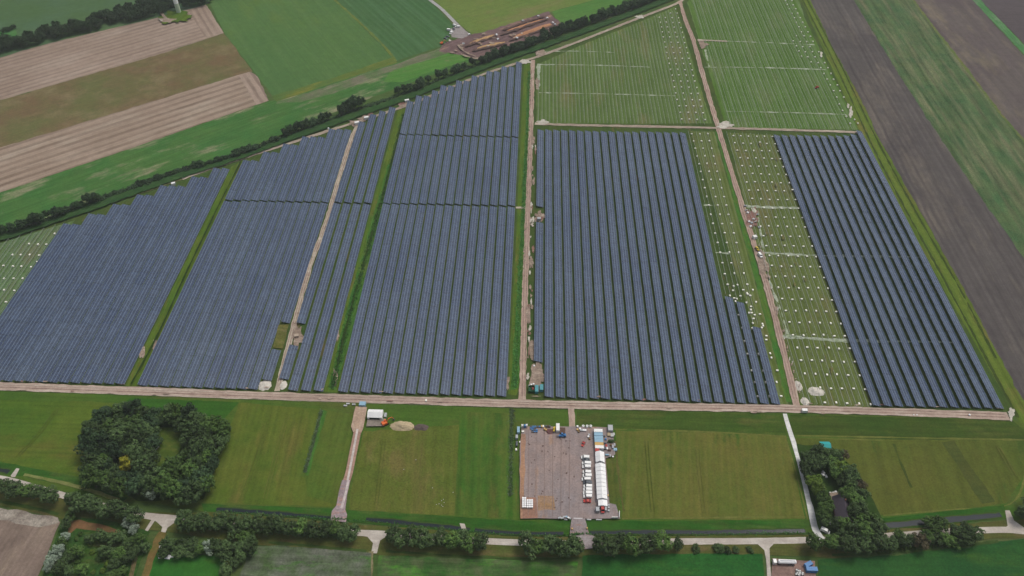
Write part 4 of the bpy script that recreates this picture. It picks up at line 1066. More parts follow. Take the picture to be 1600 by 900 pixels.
reeds([(827, 112), (823, 225), (818, 320), (812, 450), (804, 606)], 2.6, 3600, 1.1, mReedG, 'rank green growth along the ditch beside the brown central track')
reeds([(502, 642), (490, 690), (476, 738)], 1.3, 1300, .7, mReed, 'grey green reeds in the short ditch of the meadow')
reeds([(800, 640), (799, 690), (797, 775)], 2.0, 1500, .7, mReed, 'grey green reeds in the ditch beside the compound')
reeds([(345, 800), (470, 808), (516, 812), (575, 815), (720, 829), (800, 836), (890, 837), (925, 836), (1120, 835), (1256, 833)], 1.0, 1800, .7, mReedG, 'sparse reeds along the bank of the canal')
mDk = fm('ditch_dark', (40, 62, 28), (52, 72, 30), L=6)
track('ditch', [(377, 254), (340, 328), (290, 432), (250, 520), (206, 602)], 1.1, mDk, .3)
track('ditch', [(632, 180), (600, 300), (575, 390), (545, 500), (519, 608)], .8, mDk, .5)

# ================================================================== built things
def rect(u0, v0, u1, v1):
    """ground centre of a pixel box and its size in metres"""
    a, b_ = G(u0, (v0+v1)/2), G(u1, (v0+v1)/2); c, d = G((u0+u1)/2, v1), G((u0+u1)/2, v0)
    return (a+b_)/2, (b_-a).length, (d-c).length
WH = pm('white_sheet', (246, 246, 246), .5, .3, .05, .4, k=.88)
GREY = pm('grey_sheet', (186, 190, 194), .5, .3, .1)
DK = pm('dark_opening', (34, 36, 40), .8, .1, .1)
GLASS = pm('vehicle_glass', (30, 38, 46), .15, .5, .0)
TYRE = pm('tyre_rubber', (34, 34, 36), .8, .1, .1)
RED = pm('red_paint', (186, 52, 44), .4, .4, .08)
BLUE = pm('blue_paint', (58, 128, 190), .45, .4, .08)
LBLUE = pm('light_blue_paint', (150, 188, 210), .5, .3, .08)
TEAL = pm('teal_paint', (84, 158, 168), .5, .3, .1)
YEL = pm('ochre_paint', (214, 176, 104), .5, .3, .08)
ORG = pm('orange_paint', (232, 112, 48), .45, .4, .08)
GRN = pm('green_paint', (44, 92, 62), .6, .2, .15)
TURQ = pm('turquoise_roof', (48, 172, 172), .5, .3, .1)
SLATE = pm('dark_roof_tiles', (84, 76, 86), .8, .15, .18, .8)
BRICKW = pm('brick_wall', (138, 98, 84), .9, .1, .15, 2)
SAND = pm('pile_sand', (196, 178, 146), .95, .05, .2, .8)
SOIL = pm('pile_soil', (104, 92, 88), .95, .05, .2, .8)
WMET = pm('white_paint', (240, 240, 238), .35, .45, .04, k=.88)
DGREY = pm('dark_grey_paint', (84, 90, 98), .4, .4, .06)
BROWN = pm('brown_deck', (104, 82, 72), .8, .1, .15)
YELB = pm('yellow_paint', (232, 204, 60), .45, .4, .06)
LMET = pm('light_metal', (190, 192, 190), .35, .5, .06)

def tent(u0, v0, u1, v1, hwall, hridge, bays, label, group=None, along='y', mats=None, name='white_tent'):
    c, wx, wy = rect(u0, v0, u1, v1); z = gz(c.x, c.y)
    root = empty(name, (c.x, c.y, z), 0, label, 'tent', group)
    m = mats or WH
    L, W = (wy, wx) if along == 'y' else (wx, wy)
    ax = 'y' if along == 'y' else 'x'
    mb = MB(); mb.extr([(-W/2, 0), (W/2, 0), (W/2, hwall), (-W/2, hwall)], -L/2, L/2, 0, ax); mb.build('wall', m, root)
    for i in range(bays):
        a, e = -L/2+L*i/bays+.09, -L/2+L*(i+1)/bays-.09
        sg = R.uniform(-.2, .2)
        rb = MB(); rb.extr([(-W/2-.15, hwall-.05), (0, hridge+sg), (W/2+.15, hwall-.05), (W/2+.15, hwall+.03), (0, hridge+.08+sg), (-W/2-.15, hwall+.03)], a, e, 0, ax); rb.build('roof_bay', m, root)
    d = MB()
    if along == 'y': d.box((0, -L/2-.02, hwall*.42), (W*.6, .06, hwall*.84))
    else: d.box((0, -W/2-.02, hwall*.42), (L*.7, .06, hwall*.84))
    d.build('door_opening', DK, root)
    return root

def container(c, L, W, Hh, rz, mat, label, cat='container', group=None, name='shipping_container', rails=True):
    """long side along local x"""
    z = gz(c.x, c.y); root = empty(name, (c.x, c.y, z), rz, label, cat, group)
    mb = MB(); mb.box((0, 0, Hh/2+.1), (L-.16, W-.12, Hh-.2))
    n = max(4, int(L/.5))
    for i in range(n):
        x = -L/2+.3+(L-.6)*i/(n-1)
        for s in (-1, 1): mb.box((x, s*(W/2-.05), Hh/2+.1), (.16, .07, Hh-.36))
        mb.box((x, 0, Hh+.0), (.16, W-.3, .05))
    mb.build('body', mat, root)
    fr = MB()
    for sx_ in (-1, 1):
        for sy_ in (-1, 1):
            fr.box((sx_*(L/2-.07), sy_*(W/2-.07), Hh/2), (.14, .14, Hh)); 
            fr.box((sx_*(L/2-.09), sy_*(W/2-.09), Hh+.03), (.2, .2, .09))
    for sy_ in (-1, 1): fr.box((0, sy_*(W/2-.07), .1), (L-.28, .13, .16))
    fr.build('corner_frame', mat, root)
    d = MB()
    for s in (-1, 1): d.box((L/2-.05, s*W/4, Hh/2+.08), (.05, W/2-.2, Hh-.4))
    dd = d.build('door', mat, root)
    h = MB()
    for s in (-.5, -.2, .2, .5): h.rod((L/2+.0, s*W/2, .35), (L/2+.0, s*W/2, Hh-.25), .025)
    h.build('locking_bar', GREY, dd)
    return root

def wheel(root, x, y, r, wdt=.24):
    mb = MB(); mb.rod((x, y-wdt/2, r), (x, y+wdt/2, r), r, n=14); w_ = mb.build('wheel', TYRE, root)
    rm = MB(); rm.rod((x, y-wdt/2-.01, r), (x, y+wdt/2+.01, r), r*.55, n=10); rm.build('rim', GREY, w_)

def vehicle(c, rz, kind, mat, label, group=None, L=5.2, z=None, cat='van', name='parked_van'):
    """front towards local -x"""
    z = gz(c.x, c.y); root = empty(name, (c.x, c.y, z), rz, label, cat, group)
    W = 1.95 if kind == 'van' else 1.78
    h = L/2
    if kind == 'van': prof = [(-h, .35), (-h, .95), (-h+.75, 1.2), (-h+1.45, 2.05), (-h+1.8, 2.2), (h-.05, 2.2), (h, 1.9), (h, .35)]
    else: prof = [(-h, .32), (-h, .72), (-h+1.15, .92), (-h+1.75, 1.4), (-h+2.2, 1.48), (h-1.0, 1.45), (h-.35, 1.0), (h, .9), (h, .32)]
    mb = MB(); n = len(prof); zs = [p[1] for p in prof]; top = max(zs)
    vs = []
    for y0 in (-W/2, W/2):
        for x, zz in prof: vs.append((x, y0*(1-.10*max(0, (zz-.8)/(top-.8))), zz))
    mb.add(vs, [(i, (i+1) % n, n+(i+1) % n, n+i) for i in range(n)]+[tuple(range(n)), tuple(range(2*n-1, n-1, -1))])
    body = mb.build('body', mat, root)
    bv = body.modifiers.new('round', 'BEVEL'); bv.width = .08; bv.segments = 2
    g_ = MB()
    (xa_, za), (xb_, zb) = (prof[2], prof[3])
    nv = Vector((-(zb-za), 0, xb_-xa_)).normalized()*.015; k = .86
    ys = W/2*.84
    q = [Vector((xa_+.06, -ys, za+.05)), Vector((xa_+.06, ys, za+.05)), Vector((xb_-.05, ys*.95, zb-.04)), Vector((xb_-.05, -ys*.95, zb-.04))]
    g_.add([p+nv for p in q]+[p-nv for p in q], [(0, 1, 2, 3), (7, 6, 5, 4), (0, 3, 7, 4), (1, 5, 6, 2), (0, 4, 5, 1), (3, 2, 6, 7)])
    g_.build('windscreen', GLASS, root)
    sg = MB()
    for s in (-1, 1):
        if kind == 'van': sg.box((-h+1.85, s*(W/2-.055), 1.62), (.95, .05, .5))
        else:
            sg.box((-h+2.15, s*(W/2-.075), 1.16), (.9, .05, .36)); sg.box((-h+3.1, s*(W/2-.075), 1.16), (.8, .05, .34))
    sg.build('side_window', GLASS, root)
    rw = MB()
    if kind == 'car':
        rw.add([(h-.98, -.62, 1.47), (h-.98, .62, 1.47), (h-.36, .66, 1.04), (h-.36, -.66, 1.04)], [(0, 1, 2, 3)])
    else: rw.box((h+.0, 0, 1.6), (.03, 1.3, .5))
    rw.build('rear_window', GLASS, root)
    for x in (-h+.95, h-.95):
        for s in (-1, 1): wheel(root, x, s*(W/2-.1), .34)
    for s in (-1, 1):
        l = MB(); l.box((-h+.02, s*(W/2-.28), .72), (.08, .34, .18)); l.build('headlight', LMET, root)
    return root

def heap(u0, v0, u1, v1, hh, mat, label, name='sand_heap', cat='heap', group=None, rz=None, L=None, W=None, c=None):
    if c is None: c, wx, wy = rect(u0, v0, u1, v1)
    else: wx, wy = L, W
    z = gz(c.x, c.y); nu, nv = 22, 14; vs = []; sd = R.random()*40
    for j in range(nv+1):
        for i in range(nu+1):
            x = (i/nu*2-1); y = (j/nv*2-1)
            rr = math.sqrt(x*x+y*y) if c is None or rz is None else max(abs(x)**1.0, abs(y))
            e = max(0.0, 1-(x**4+y*y)**.9) if rz is not None else max(0.0, 1-(x*x+y*y)**.85)
            q = mnoise.noise(Vector((x*2.3+sd, y*2.3, sd)))*.5+mnoise.noise(Vector((x*6+sd, y*6, sd)))*.22
            vs.append((x*wx/2*(.92+.30*q), y*wy/2*(.92+.30*q), hh*e*(.8+.55*q)-.12 if e > 0 else -.2))
    fs = [(j*(nu+1)+i, j*(nu+1)+i+1, (j+1)*(nu+1)+i+1, (j+1)*(nu+1)+i) for j in range(nv) for i in range(nu)]
    me = bpy.data.meshes.new(name); me.from_pydata(vs, [], fs); me.materials.append(mat); me.update()
    o = link(name, me); o.location = (c.x, c.y, z); o.rotation_euler = (0, 0, rz or 0); tag(o, label, cat, group)
    return o

def crates(c, nx, ny, dx, dy, hh, mats, label, cat='stack', name='pallet_stack', group=None, rz=0.0):
    """a banded stack of boards or boxes on one pallet"""
    z = gz(c.x, c.y); mb = MB()
    mb.box((0, 0, .07), (nx*dx, ny*dy, .14), 0)
    for i in range(nx):
        for j in range(ny):
            mb.box(((i-(nx-1)/2)*dx, (j-(ny-1)/2)*dy, .14+hh*R.uniform(.8, 1)/2), (dx*.94, dy*.94, hh*R.uniform(.8, 1)), 1+(i+j) % (len(mats)))
    o = mb.build(name, [mWood]+list(mats)); o.location = (c.x, c.y, z); o.rotation_euler = (0, 0, rz); tag(o, label, cat, group)
    return o

def excavator(c, rz, label, s=1.0, mat=None):
    z = gz(c.x, c.y); root = empty('excavator', (c.x, c.y, z), rz, label, 'excavator'); mat = mat or ORG
    for sd in (-1, 1):
        m_ = MB(); m_.extr([(-2.0, .35), (-1.6, 0), (1.6, 0), (2.0, .35), (2.0, .6), (1.6, .9), (-1.6, .9), (-2.0, .6)], sd*1.2-.3, sd*1.2+.3); m_.build('crawler_track', TYRE, root)
    b_ = MB(); b_.box((-.5, 0, 1.6), (3.2, 2.6, 1.2), 0); b_.box((-1.7, 0, 1.7), (.9, 2.5, 1.3), 0, top=(.8, .95)); b_.build('upper_body', mat, root)
    cb = MB(); cb.box((.55, .75, 2.25), (1.5, 1.0, 1.7), 0, top=(.8, .9)); cab = cb.build('cab', mat, root)
    gl = MB(); gl.box((1.28, .75, 2.4), (.06, .84, 1.0), 0, ry=-.08); gl.box((.55, 1.24, 2.4), (1.1, .05, .9)); gl.build('window', GLASS, cab)
    bo = MB(); bo.rod((.9, -.3, 1.7), (2.6, -.3, 4.2), .28, .26, 6); bo.rod((2.6, -.3, 4.2), (4.8, -.3, 4.0), .26, .2, 6); bo.build('boom', mat, root)
    ar = MB(); ar.rod((4.7, -.3, 4.05), (5.8, -.3, 1.7), .2, .15, 6); ar.build('arm', mat, root)
    bk = MB(); bk.extr([(5.6, 1.75), (6.1, 1.6), (6.2, .8), (5.6, .5), (5.2, .9)], -.9, .3); bk.build('bucket', DGREY, root)
    root.scale = (s, s, s)
    return root

# ---- hall, excavator and piles at the plate road
tent(575.5, 645, 598.5, 657, 3.0, 4.6, 5, 'white hall tent beside the plate road with an orange excavator in front', along='x')
excavator(G(602, 663), math.radians(35), 'orange crawler excavator digging at the pale sand pile')
heap(607, 657.5, 650, 675, 2.8, SAND, 'long pale sand pile beside the orange excavator')
heap(645, 662, 672, 674.5, 1.6, SOIL, 'dark soil pile at the end of the pale sand pile', 'soil_heap')
container(G(567, 634), 4.0, 3.0, 2.4, 0, LBLUE, 'pale blue grey site cabin at the head of the plate road', 'cabin', name='site_cabin')
crates(G(602.5, 650), 1, 3, 1.6, 1.0, 1.2, [GREY], 'grey trailer rack at the end of the white hall tent', 'rack')
for i, (u, v) in enumerate([(544, 632), (540, 635), (553, 633)]):
    crates(G(u, v), 2, 1, 1.1, 1.0, .8, [GREY, LMET], 'grey pallet stack on the verge left of the site cabin, %s from the cabin' % ordw(3-i), group='stacks left of the site cabin')
c = G(666, 627.3); pallet(c.x, c.y, 'lone white wrapped pallet on the edge of the gravel track above the sand pile', None)

# ---- compound: parked vehicles
vans = [(913.9, 717.7, 'van', WMET, 'white van at the top end of the parked row'), (915.5, 721.6, 'car', DGREY, 'dark car between the top white vans of the parked row')]
wl = [(916, 727), (916, 732.5), (916.6, 740.8), (917, 746.4), (915.5, 752), (918, 763), (917.7, 768.2), (917.7, 773.4), (917.7, 778.6)]
for i, (u, v) in enumerate(wl):
    side = 'above the dark grey van' if v < 757 else 'below the dark grey van'
    k = (4-i) if v < 757 else (i-4)
    k = 5-i if v < 757 else i-4
    vans.append((u, v, 'van', WMET, 'white van in the parked row, %s %s' % (ordw(k), side)))
vans += [(917.7, 757.5, 'van', DGREY, 'dark grey van in the middle of the white parked row'), (917, 785.6, 'car', RED, 'red car at the bottom end of the parked van row'),
         (911, 696.5, 'car', RED, 'red car standing alone near the blue container offices')]
for u, v, k, m_, lab in vans:
    p = G(u, v)
    vehicle(p, R.uniform(-.05, .05)+(1.2 if v == 696.5 else 0), k, m_, lab, 'vehicles parked in the compound' if v != 696.5 else None, L=R.uniform(4.9, 5.4) if k == 'van' else (4.4 if v != 696.5 else 3.6),
            cat='van' if k == 'van' else 'car', name='parked_van' if k == 'van' else 'parked_car')
# ---- compound: container offices and tents in the line
offs = [(934, 678.2, WMET, 'white container office at the top of the container line'), (934.3, 683.6, LBLUE, 'pale blue container office below the white one'), (934.6, 689, LBLUE, 'pale blue container office next to the mid blue one'),
        (935, 694, BLUE if False else LBLUE, 'last pale blue container office above the ochre one'), (935.3, 699, YEL, 'ochre yellow container office in the line'), (935.8, 703.6, WMET, 'white container office between the ochre and red ones')]
for u, v, m_, lab in offs:
    container(G(u, v), 5.3, 2.35, 2.6, 0, m_, lab, 'container', 'container offices in the compound line')
container(G(932.5, 708), 2.6, 2.2, 2.5, 0, RED, 'short red container above the white tents')
container(G(937.6, 709), 1.6, 1.6, 1.6, .1, DGREY, 'small dark generator box beside the short red container', 'generator', name='generator')
tent(930, 711, 943.2, 727.5, 2.2, 3.6, 2, 'short white tent between the red container and the long tent', 'white storage tents in the compound')
tent(931, 730, 946, 785, 2.6, 3.8, 9, 'long white tent beside the row of parked vans', 'white storage tents in the compound')
tent(934.3, 786.5, 947.6, 796, 2.5, 3.2, 1, 'small white tent below the long tent, vehicles before it', 'white storage tents in the compound')
container(G(933, 800), 2.6, 2.0, 2.2, math.pi/2, GREY, 'grey container left of the red van under the small tent', 'container')
vehicle(G(941, 799), math.pi/2, 'van', RED, 'red van parked below the small white tent', L=4.3)
container(G(945.8, 798), 3.2, 1.2, 2.0, math.pi/2, GREY, 'narrow grey container right of the red van', 'container')
for i, v in enumerate((792, 796, 800.5)):
    crates(G(950.5, v), 1, 1, 1.0, 1.1, 1.0, [GREY, YEL], 'small pale stack right of the narrow grey container, %s from the top' % ordw(i+1), group='small stacks right of the grey container')
# stacks at the lower left of the paving
k = 0
for ci, u in enumerate((817.2, 820.6, 824.4, 827.8, 831.2)):
    v0 = 781.5 if ci < 2 else 785
    nn = 5 if ci < 2 else 4
    for j in range(nn):
        p = G(u, v0+j*3.35)
        crates(p, 1, 1, 1.12, 1.15, 1.3, [WH], 'white stack at the lower corner of the paving, %s down in the %s column' % (ordw(j+1), ordw(ci+1)), group='white stacks at the corner of the paving')
# top edge clutter
container(G(810, 674.5), 4.4, 1.7, 2.2, math.pi/2, LBLUE, 'pale grey green container at the top corner of the compound', 'container')
container(G(807.5, 685), 2.6, 1.5, 2.0, math.pi/2, GREY, 'small grey container beside the ditch reeds', 'container')
container(G(807.5, 695), 3.4, 1.2, 1.4, math.pi/2, DGREY, 'dark skip beside the ditch reeds', 'skip', name='skip')
for i, (u, v, m_) in enumerate([(816, 669.3, WMET), (820, 669.5, BLUE), (822.7, 669, WMET)]):
    container(G(u, v), 1.2, 1.2, 2.3, math.pi/2, m_, ('white portable toilet left of the blue one', 'blue portable toilet between two white ones', 'white portable toilet right of the blue one')[i], 'toilet', 'portable toilets at the top edge', name='portable_toilet')
for i, (u, v) in enumerate([(817, 677), (813, 692), (806.6, 703.5)]):
    c = G(u, v); pallet(c.x, c.y, ('white wrapped pallet on the top corner of the paving', 'white wrapped pallet at the paving edge near the dark skip', 'white wrapped pallet on the grass by the reeds')[i], None)
kk = 0
for j in range(4):
    for i in range(3 if j else 5):
        kk += 1
        crates(G(829.5+i*3.4+(j and 2.2*(j > 1)), 669.3+j*2.6), 1, 1, 1.15, .8, .9, [BLUE if (i+j) % 3 else DGREY], 'blue module stack near the toilets, %s along its lines' % ordw(kk), group='blue module stacks at the top edge')
crates(G(847.5, 669), 2, 1, 1.0, 1.4, 1.1, [YEL, WH], 'pale yellow stack right of the blue module stacks')
crates(G(852, 673.5), 2, 2, 1.0, .9, .9, [mWood, YEL], 'wooden stack before the reddish scrap pile')
heap(852, 671, 867, 681, 1.4, pm('scrap', (120, 84, 84), .8, .2, .5, 1.6), 'reddish dark scrap pile at the top edge of the compound', 'scrap_heap')
crates(G(856, 669), 3, 1, 1.1, 1.0, 1.2, [DGREY, BROWN], 'dark timber stack above the reddish scrap pile')
container(G(871.2, 672.5), 5.4, 2.2, 2.5, math.pi/2, WMET, 'white container standing on end of the top edge clutter', 'container')
container(G(878.8, 675.5), 4.2, 3.4, .9, math.pi/2, BROWN, 'brown flat deck container beside the white container', 'skip', name='flat_skip')
# telehandler
def loader(c, rz, mat, label, s=1.0, name='telehandler', cat='loader'):
    z = gz(c.x, c.y); root = empty(name, (c.x, c.y, z), rz, label, cat)
    b_ = MB(); b_.box((.1, 0, 1.0), (4.2, 1.4, .8), 0); b_.box((1.5, 0, 1.5), (1.3, 1.7, .7), 0, top=(.85, .9)); b_.build('body', mat, root)
    cb = MB(); cb.box((-.1, .55, 2.0), (1.4, .95, 1.3), 0, top=(.8, .9)); cab = cb.build('cab', mat, root)
    gl = MB(); gl.box((-.82, .55, 2.1), (.05, .8, .8)); gl.box((-.1, 1.03, 2.1), (1.0, .04, .7)); gl.build('window', GLASS, cab)
    bo = MB(); bo.rod((1.7, -.35, 2.2), (-2.9, -.35, 1.3), .24, .2, 6); bo.build('boom', mat, root)
    fk = MB(); fk.box((-3.0, -.1, .8), (.15, 1.3, .9)); [fk.box((-3.5, y, .4), (1.1, .14, .08)) for y in (-.5, .3)]; fk.build('fork', DGREY, root)
    for x in (-1.4, 1.5):
        for s_ in (-1, 1): wheel(root, x, s_*.95, .58, .42)
    root.scale = (s, s, s); return root
loader(G(878.5, 684), .1, BLUE, 'blue telehandler in front of the brown flat deck')
loader(G(866, 673.5), 1.3, YELB, 'yellow loader left of the white end container', .75)
# right of the top entrance
for i, (u, v, m_, nx) in enumerate([(902, 669, WH, 1), (902, 674, YEL, 1), (906, 673, WH, 1), (909, 675, GREY, 2), (913, 675, WH, 2), (904, 677, mWood, 1), (919, 685, WH, 1), (920, 682, GREY, 1), (921, 688, mWood, 1)]):
    crates(G(u, v), nx, 1, 1.1, 1.2, .9, [m_], '%s material stack right of the top entrance, %s from the entrance' % ({0: 'white', 1: 'ochre'}.get(i, 'pale') if m_ in (WH, YEL) else 'dull', ordw(i+1)), group='stacks right of the top entrance')
def tank(c, r, h, mat, label, group=None):
    root = empty('water_tank', (c.x, c.y, gz(c.x, c.y)), 0, label, 'tank', group)
    m_ = MB(); m_.rod((0, 0, 0), (0, 0, h), r, r*.98, 16); m_.rod((0, 0, h), (0, 0, h+.2), r*.98, r*.3, 16); m_.build('shell', mat, root)
    l = MB(); l.rod((0, 0, h+.2), (0, 0, h+.32), .25, .25, 10); l.build('lid', DGREY, root)
for i, (u, v) in enumerate([(911, 667.5), (917, 669), (922.6, 669)]):
    tank(G(u, v), .8, 1.3, WH, 'round white tank right of the top entrance, %s along' % ordw(i+1), 'round white tanks')
# extension beside the offices
container(G(953, 673.5), 4.2, 3.0, 2.4, math.pi/2, GREY, 'pale grey container at the top right corner of the compound', 'container')
misc = [(944, 684, DGREY), (946, 689, BLUE), (945, 695, DGREY), (947, 699, RED), (948, 703, WH), (945, 703, DGREY), (951, 682, SAND), (956, 683, LMET), (959, 680, LMET), (957, 701, GREY), (960, 696, GREY), (961, 704, LBLUE), (948, 713.5, LBLUE), (953, 714.5, GREY), (957.5, 714.5, WH), (952, 706, BROWN), (954, 698, mWood)]
for i, (u, v, m_) in enumerate(misc):
    crates(G(u, v), R.choice((1, 2)), R.choice((1, 2)), R.uniform(.8, 1.1), R.uniform(.8, 1.2), R.uniform(.6, 1.3), [m_], 'material stack behind the container offices, %s below the corner container' % ordw(sorted(range(len(misc)), key=lambda q: misc[q][1]).index(i)+1), group='material behind the container offices')
tree(954, 691, 3.4, 'dark', 'small green shrub left standing behind the container offices', None, 'shrub', 'shrub', bushy=True)
# bottom gate
def barrier(u0, v0, u1, v1, hh, mat, label, name='site_barrier', group=None):
    a, e = G(u0, v0), G(u1, v1); c = (a+e)/2; L = (e-a).length
    root = empty(name, (c.x, c.y, gz(c.x, c.y)), math.atan2(e.y-a.y, e.x-a.x), label, 'barrier', group)
    m_ = MB(); m_.box((0, 0, hh/2+.15), (L, .45, hh-.1), 0, top=(1, .6)); m_.build('panel', mat, root)
    f_ = MB()
    for x in (-L/2+.2, 0, L/2-.2): f_.box((x, 0, .08), (.25, .9, .16))
    f_.build('foot', DGREY, root)
barrier(896, 811.6, 910, 811.6, 1.0, WH, 'white barrier across the bottom gate of the compound', group='white barriers along the bottom edge')
barrier(916.5, 813, 923.5, 813.2, .9, WH, 'short white barrier just right of the bottom gate', group='white barriers along the bottom edge')
barrier(931, 813.2, 940, 813.3, .9, WH, 'white barrier second right of the bottom gate', group='white barriers along the bottom edge')
barrier(955, 811.5, 965, 811.5, 1.3, WH, 'thick white barrier near the corner sign', group='white barriers along the bottom edge')
barrier(967, 811, 967.4, 801.5, 2.2, WH, 'tall white sign board at the bottom right corner of the compound', name='sign_board')
for i, (u, v, m_) in enumerate([(874, 811.5, GREY), (878, 812, LMET), (882, 810, GREY), (886, 810.5, LBLUE), (889, 812, WH), (884, 812.5, GREY)]):
    crates(G(u, v), 2, 1, .9, .9, .7, [m_, GREY], 'grey scrap stack left of the bottom gate, %s along' % ordw(i+1), group='scrap left of the bottom gate', rz=R.uniform(-.6, .6))
for i, (u, v) in enumerate([(949.6, 777), (893.6, 829), (917, 828)]):
    crates(G(u, v), 1, 1, .7, .9, 1.1, [YEL], ('pale box on the grass right of the long tent', 'pale post block left of the bridge to the road', 'pale post block right of the bridge to the road')[i], 'box', 'post_block')

# ---- blue containers by the central track
container(G(838.5, 610.5), 5.4, 2.3, 2.5, math.pi/2, TEAL, 'teal container left of its twin by the first full solar row', group='teal containers by the central track')
container(G(846, 608.5), 4.6, 2.3, 2.5, math.pi/2, TEAL, 'teal container standing against the first full solar row', group='teal containers by the central track')
sk = empty('waste_skip', (*G(830.5, 610).to_2d(), gz(*G(830.5, 610).to_2d())), 0, 'dark green waste skip with white bags, left of the teal containers', 'skip')
m_ = MB()
for a in (((-1.9, 0, .8), (.1, 4.6, 1.4)), ((1.9, 0, .8), (.1, 4.6, 1.4)), ((0, -2.3, .8), (3.7, .1, 1.4)), ((0, 2.3, .8), (3.7, .1, 1.4)), ((0, 0, .15), (3.7, 4.5, .1)), ((0, 0, .8), (.08, 4.5, 1.3))): m_.box(*a)
m_.build('body', GRN, sk)
m_ = MB(); m_.box((.9, .4, .6), (1.2, 2.0, .6), 0, .2); m_.build('red_waste', pm('red_waste', (132, 50, 46)), sk)
def bag(u, v, s, label, group=None, mat=None):
    c = G(u, v); mb = MB(); n = 10
    rings = [(.0, .8), (.25, 1.0), (.7, 1.02), (1.0, .8), (1.12, .35)]
    vs = []; fs = []
    for zz, rr in rings:
        for i in range(n):
            a = 2*math.pi*i/n; q = 1+.08*math.sin(3*a+zz*4)
            x, y = rr*q*math.cos(a), rr*q*math.sin(a)
            m_x = max(abs(math.cos(a)), abs(math.sin(a)))
            vs.append((x*s/(m_x**.6), y*s/(m_x**.6), zz*s*1.1))
    for k in range(len(rings)-1):
        for i in range(n): fs.append((k*n+i, k*n+(i+1) % n, (k+1)*n+(i+1) % n, (k+1)*n+i))
    fs.append(tuple((len(rings)-1)*n+i for i in range(n)))
    mb.add(vs, fs); o = mb.build('bulk_bag', mat or WH); o.location = (c.x, c.y, gz(c.x, c.y)); o.rotation_euler = (0, 0, R.uniform(0, 3)); tag(o, label, 'bag', group)
for i, (u, v) in enumerate([(827, 603.5), (830, 602.5), (833.5, 601.5)]): bag(u, v, .62, 'white bulk bag behind the waste skip, %s from the central track' % ordw(i+1), 'white bags behind the waste skip')
bag(834.5, 573, .6, 'lone white bulk bag at the end of the shortened first row')
# ---- park odds
container(G(1256, 644), 3.4, 2.0, 2.1, .02, WMET, 'white site cabin on the lower edge of the bottom gravel track', 'cabin', name='site_cabin')
for i, (u, v) in enumerate([(1427, 649.2), (1432, 649.4), (1514, 649.5)]): bag(u, v, .62 if i == 2 else .4, ('small white bag below the gravel track', 'small white bag next to another below the gravel track', 'larger white bag by the track near the field corner')[i])
container(G(1178.5, 373), 3.0, 2.6, 2.3, .3, WMET, 'white site cabin beside the diagonal track', 'cabin', name='site_cabin')
loader(G(1182.5, 391), 1.9, YELB, 'yellow loader on the diagonal track near the white cabin', .95)
vehicle(G(1187, 401), 1.9, 'van', WMET, 'white van parked on the diagonal track below the yellow loader', L=4.8)
for i, (u, v, m_) in enumerate([(1164, 323, DGREY), (1165.5, 330, BROWN), (1168, 334, WH), (1170, 348, WH), (1174, 350, GREY), (1172.5, 355, WH), (1177, 344, LMET), (1180, 348, mWood), (1183, 336, DGREY), (1186, 356, DGREY)]):
    crates(G(u, v), 2, 2, .9, .9, .8, [m_, GREY], 'site material on the red soil by the diagonal track, %s stack going down' % ordw(i+1), group='material on the red soil', rz=R.uniform(0, 2))
heap(1174, 326, 1182, 334, 1.2, WH if False else pm('pale_sand', (208, 206, 190), .95, .05, .15), 'round pale sand heap beside the diagonal track')
for i, a in enumerate([((1240, 594, 1254, 612), 1.4), ((1260, 604, 1290, 620), 1.6), ((1250, 620, 1266, 636), 1.0), ((402, 592, 426, 612), 1.4), ((434, 594, 450, 610), 1.2)]):
    heap(*a[0], a[1], mWs if False else pm('chalk_sand', (216, 210, 198), .95, .05, .22, .6), ('pale sand heap nearest the lower end of the diagonal track', 'broad pale sand heap in front of the pallet lines', 'round pale sand heap touching the bottom track', 'white sand heap left of the pale track foot', 'white sand heap right of the pale track foot')[i])
container(G(271.5, 289), 3.2, 2.2, 2.2, .4, WMET, 'small white cabin at the upper edge of the solar rows', 'cabin', name='site_cabin')
bag(513, 201, .9, 'white bag heap at the top of the rows beside the diagonal track')
for (u, v, lab) in ((573, 187, 'white transformer cabin at the top end of the pale track'), (558, 195, 'white transformer cabin left of the pale track top'), (636, 159, 'white transformer cabin beside the middle block corner')):
    container(G(u, v), 4.2, 2.4, 2.3, .35, WMET, lab, 'cabin', name='transformer_cabin')
container(G(842, 345), 3.0, 2.4, 2.2, 0, GREY, 'grey transformer cabin in the gap of the first row', 'cabin', name='transformer_cabin')
container(G(464, 527), 3.0, 2.4, 1.6, .2, pm('beige', (186, 168, 150)), 'beige transformer base in the soil gap beside the pale track', 'cabin', name='transformer_cabin')
loader(G(1276, 138), .5, RED, 'red loader among the far bare frames', .9)
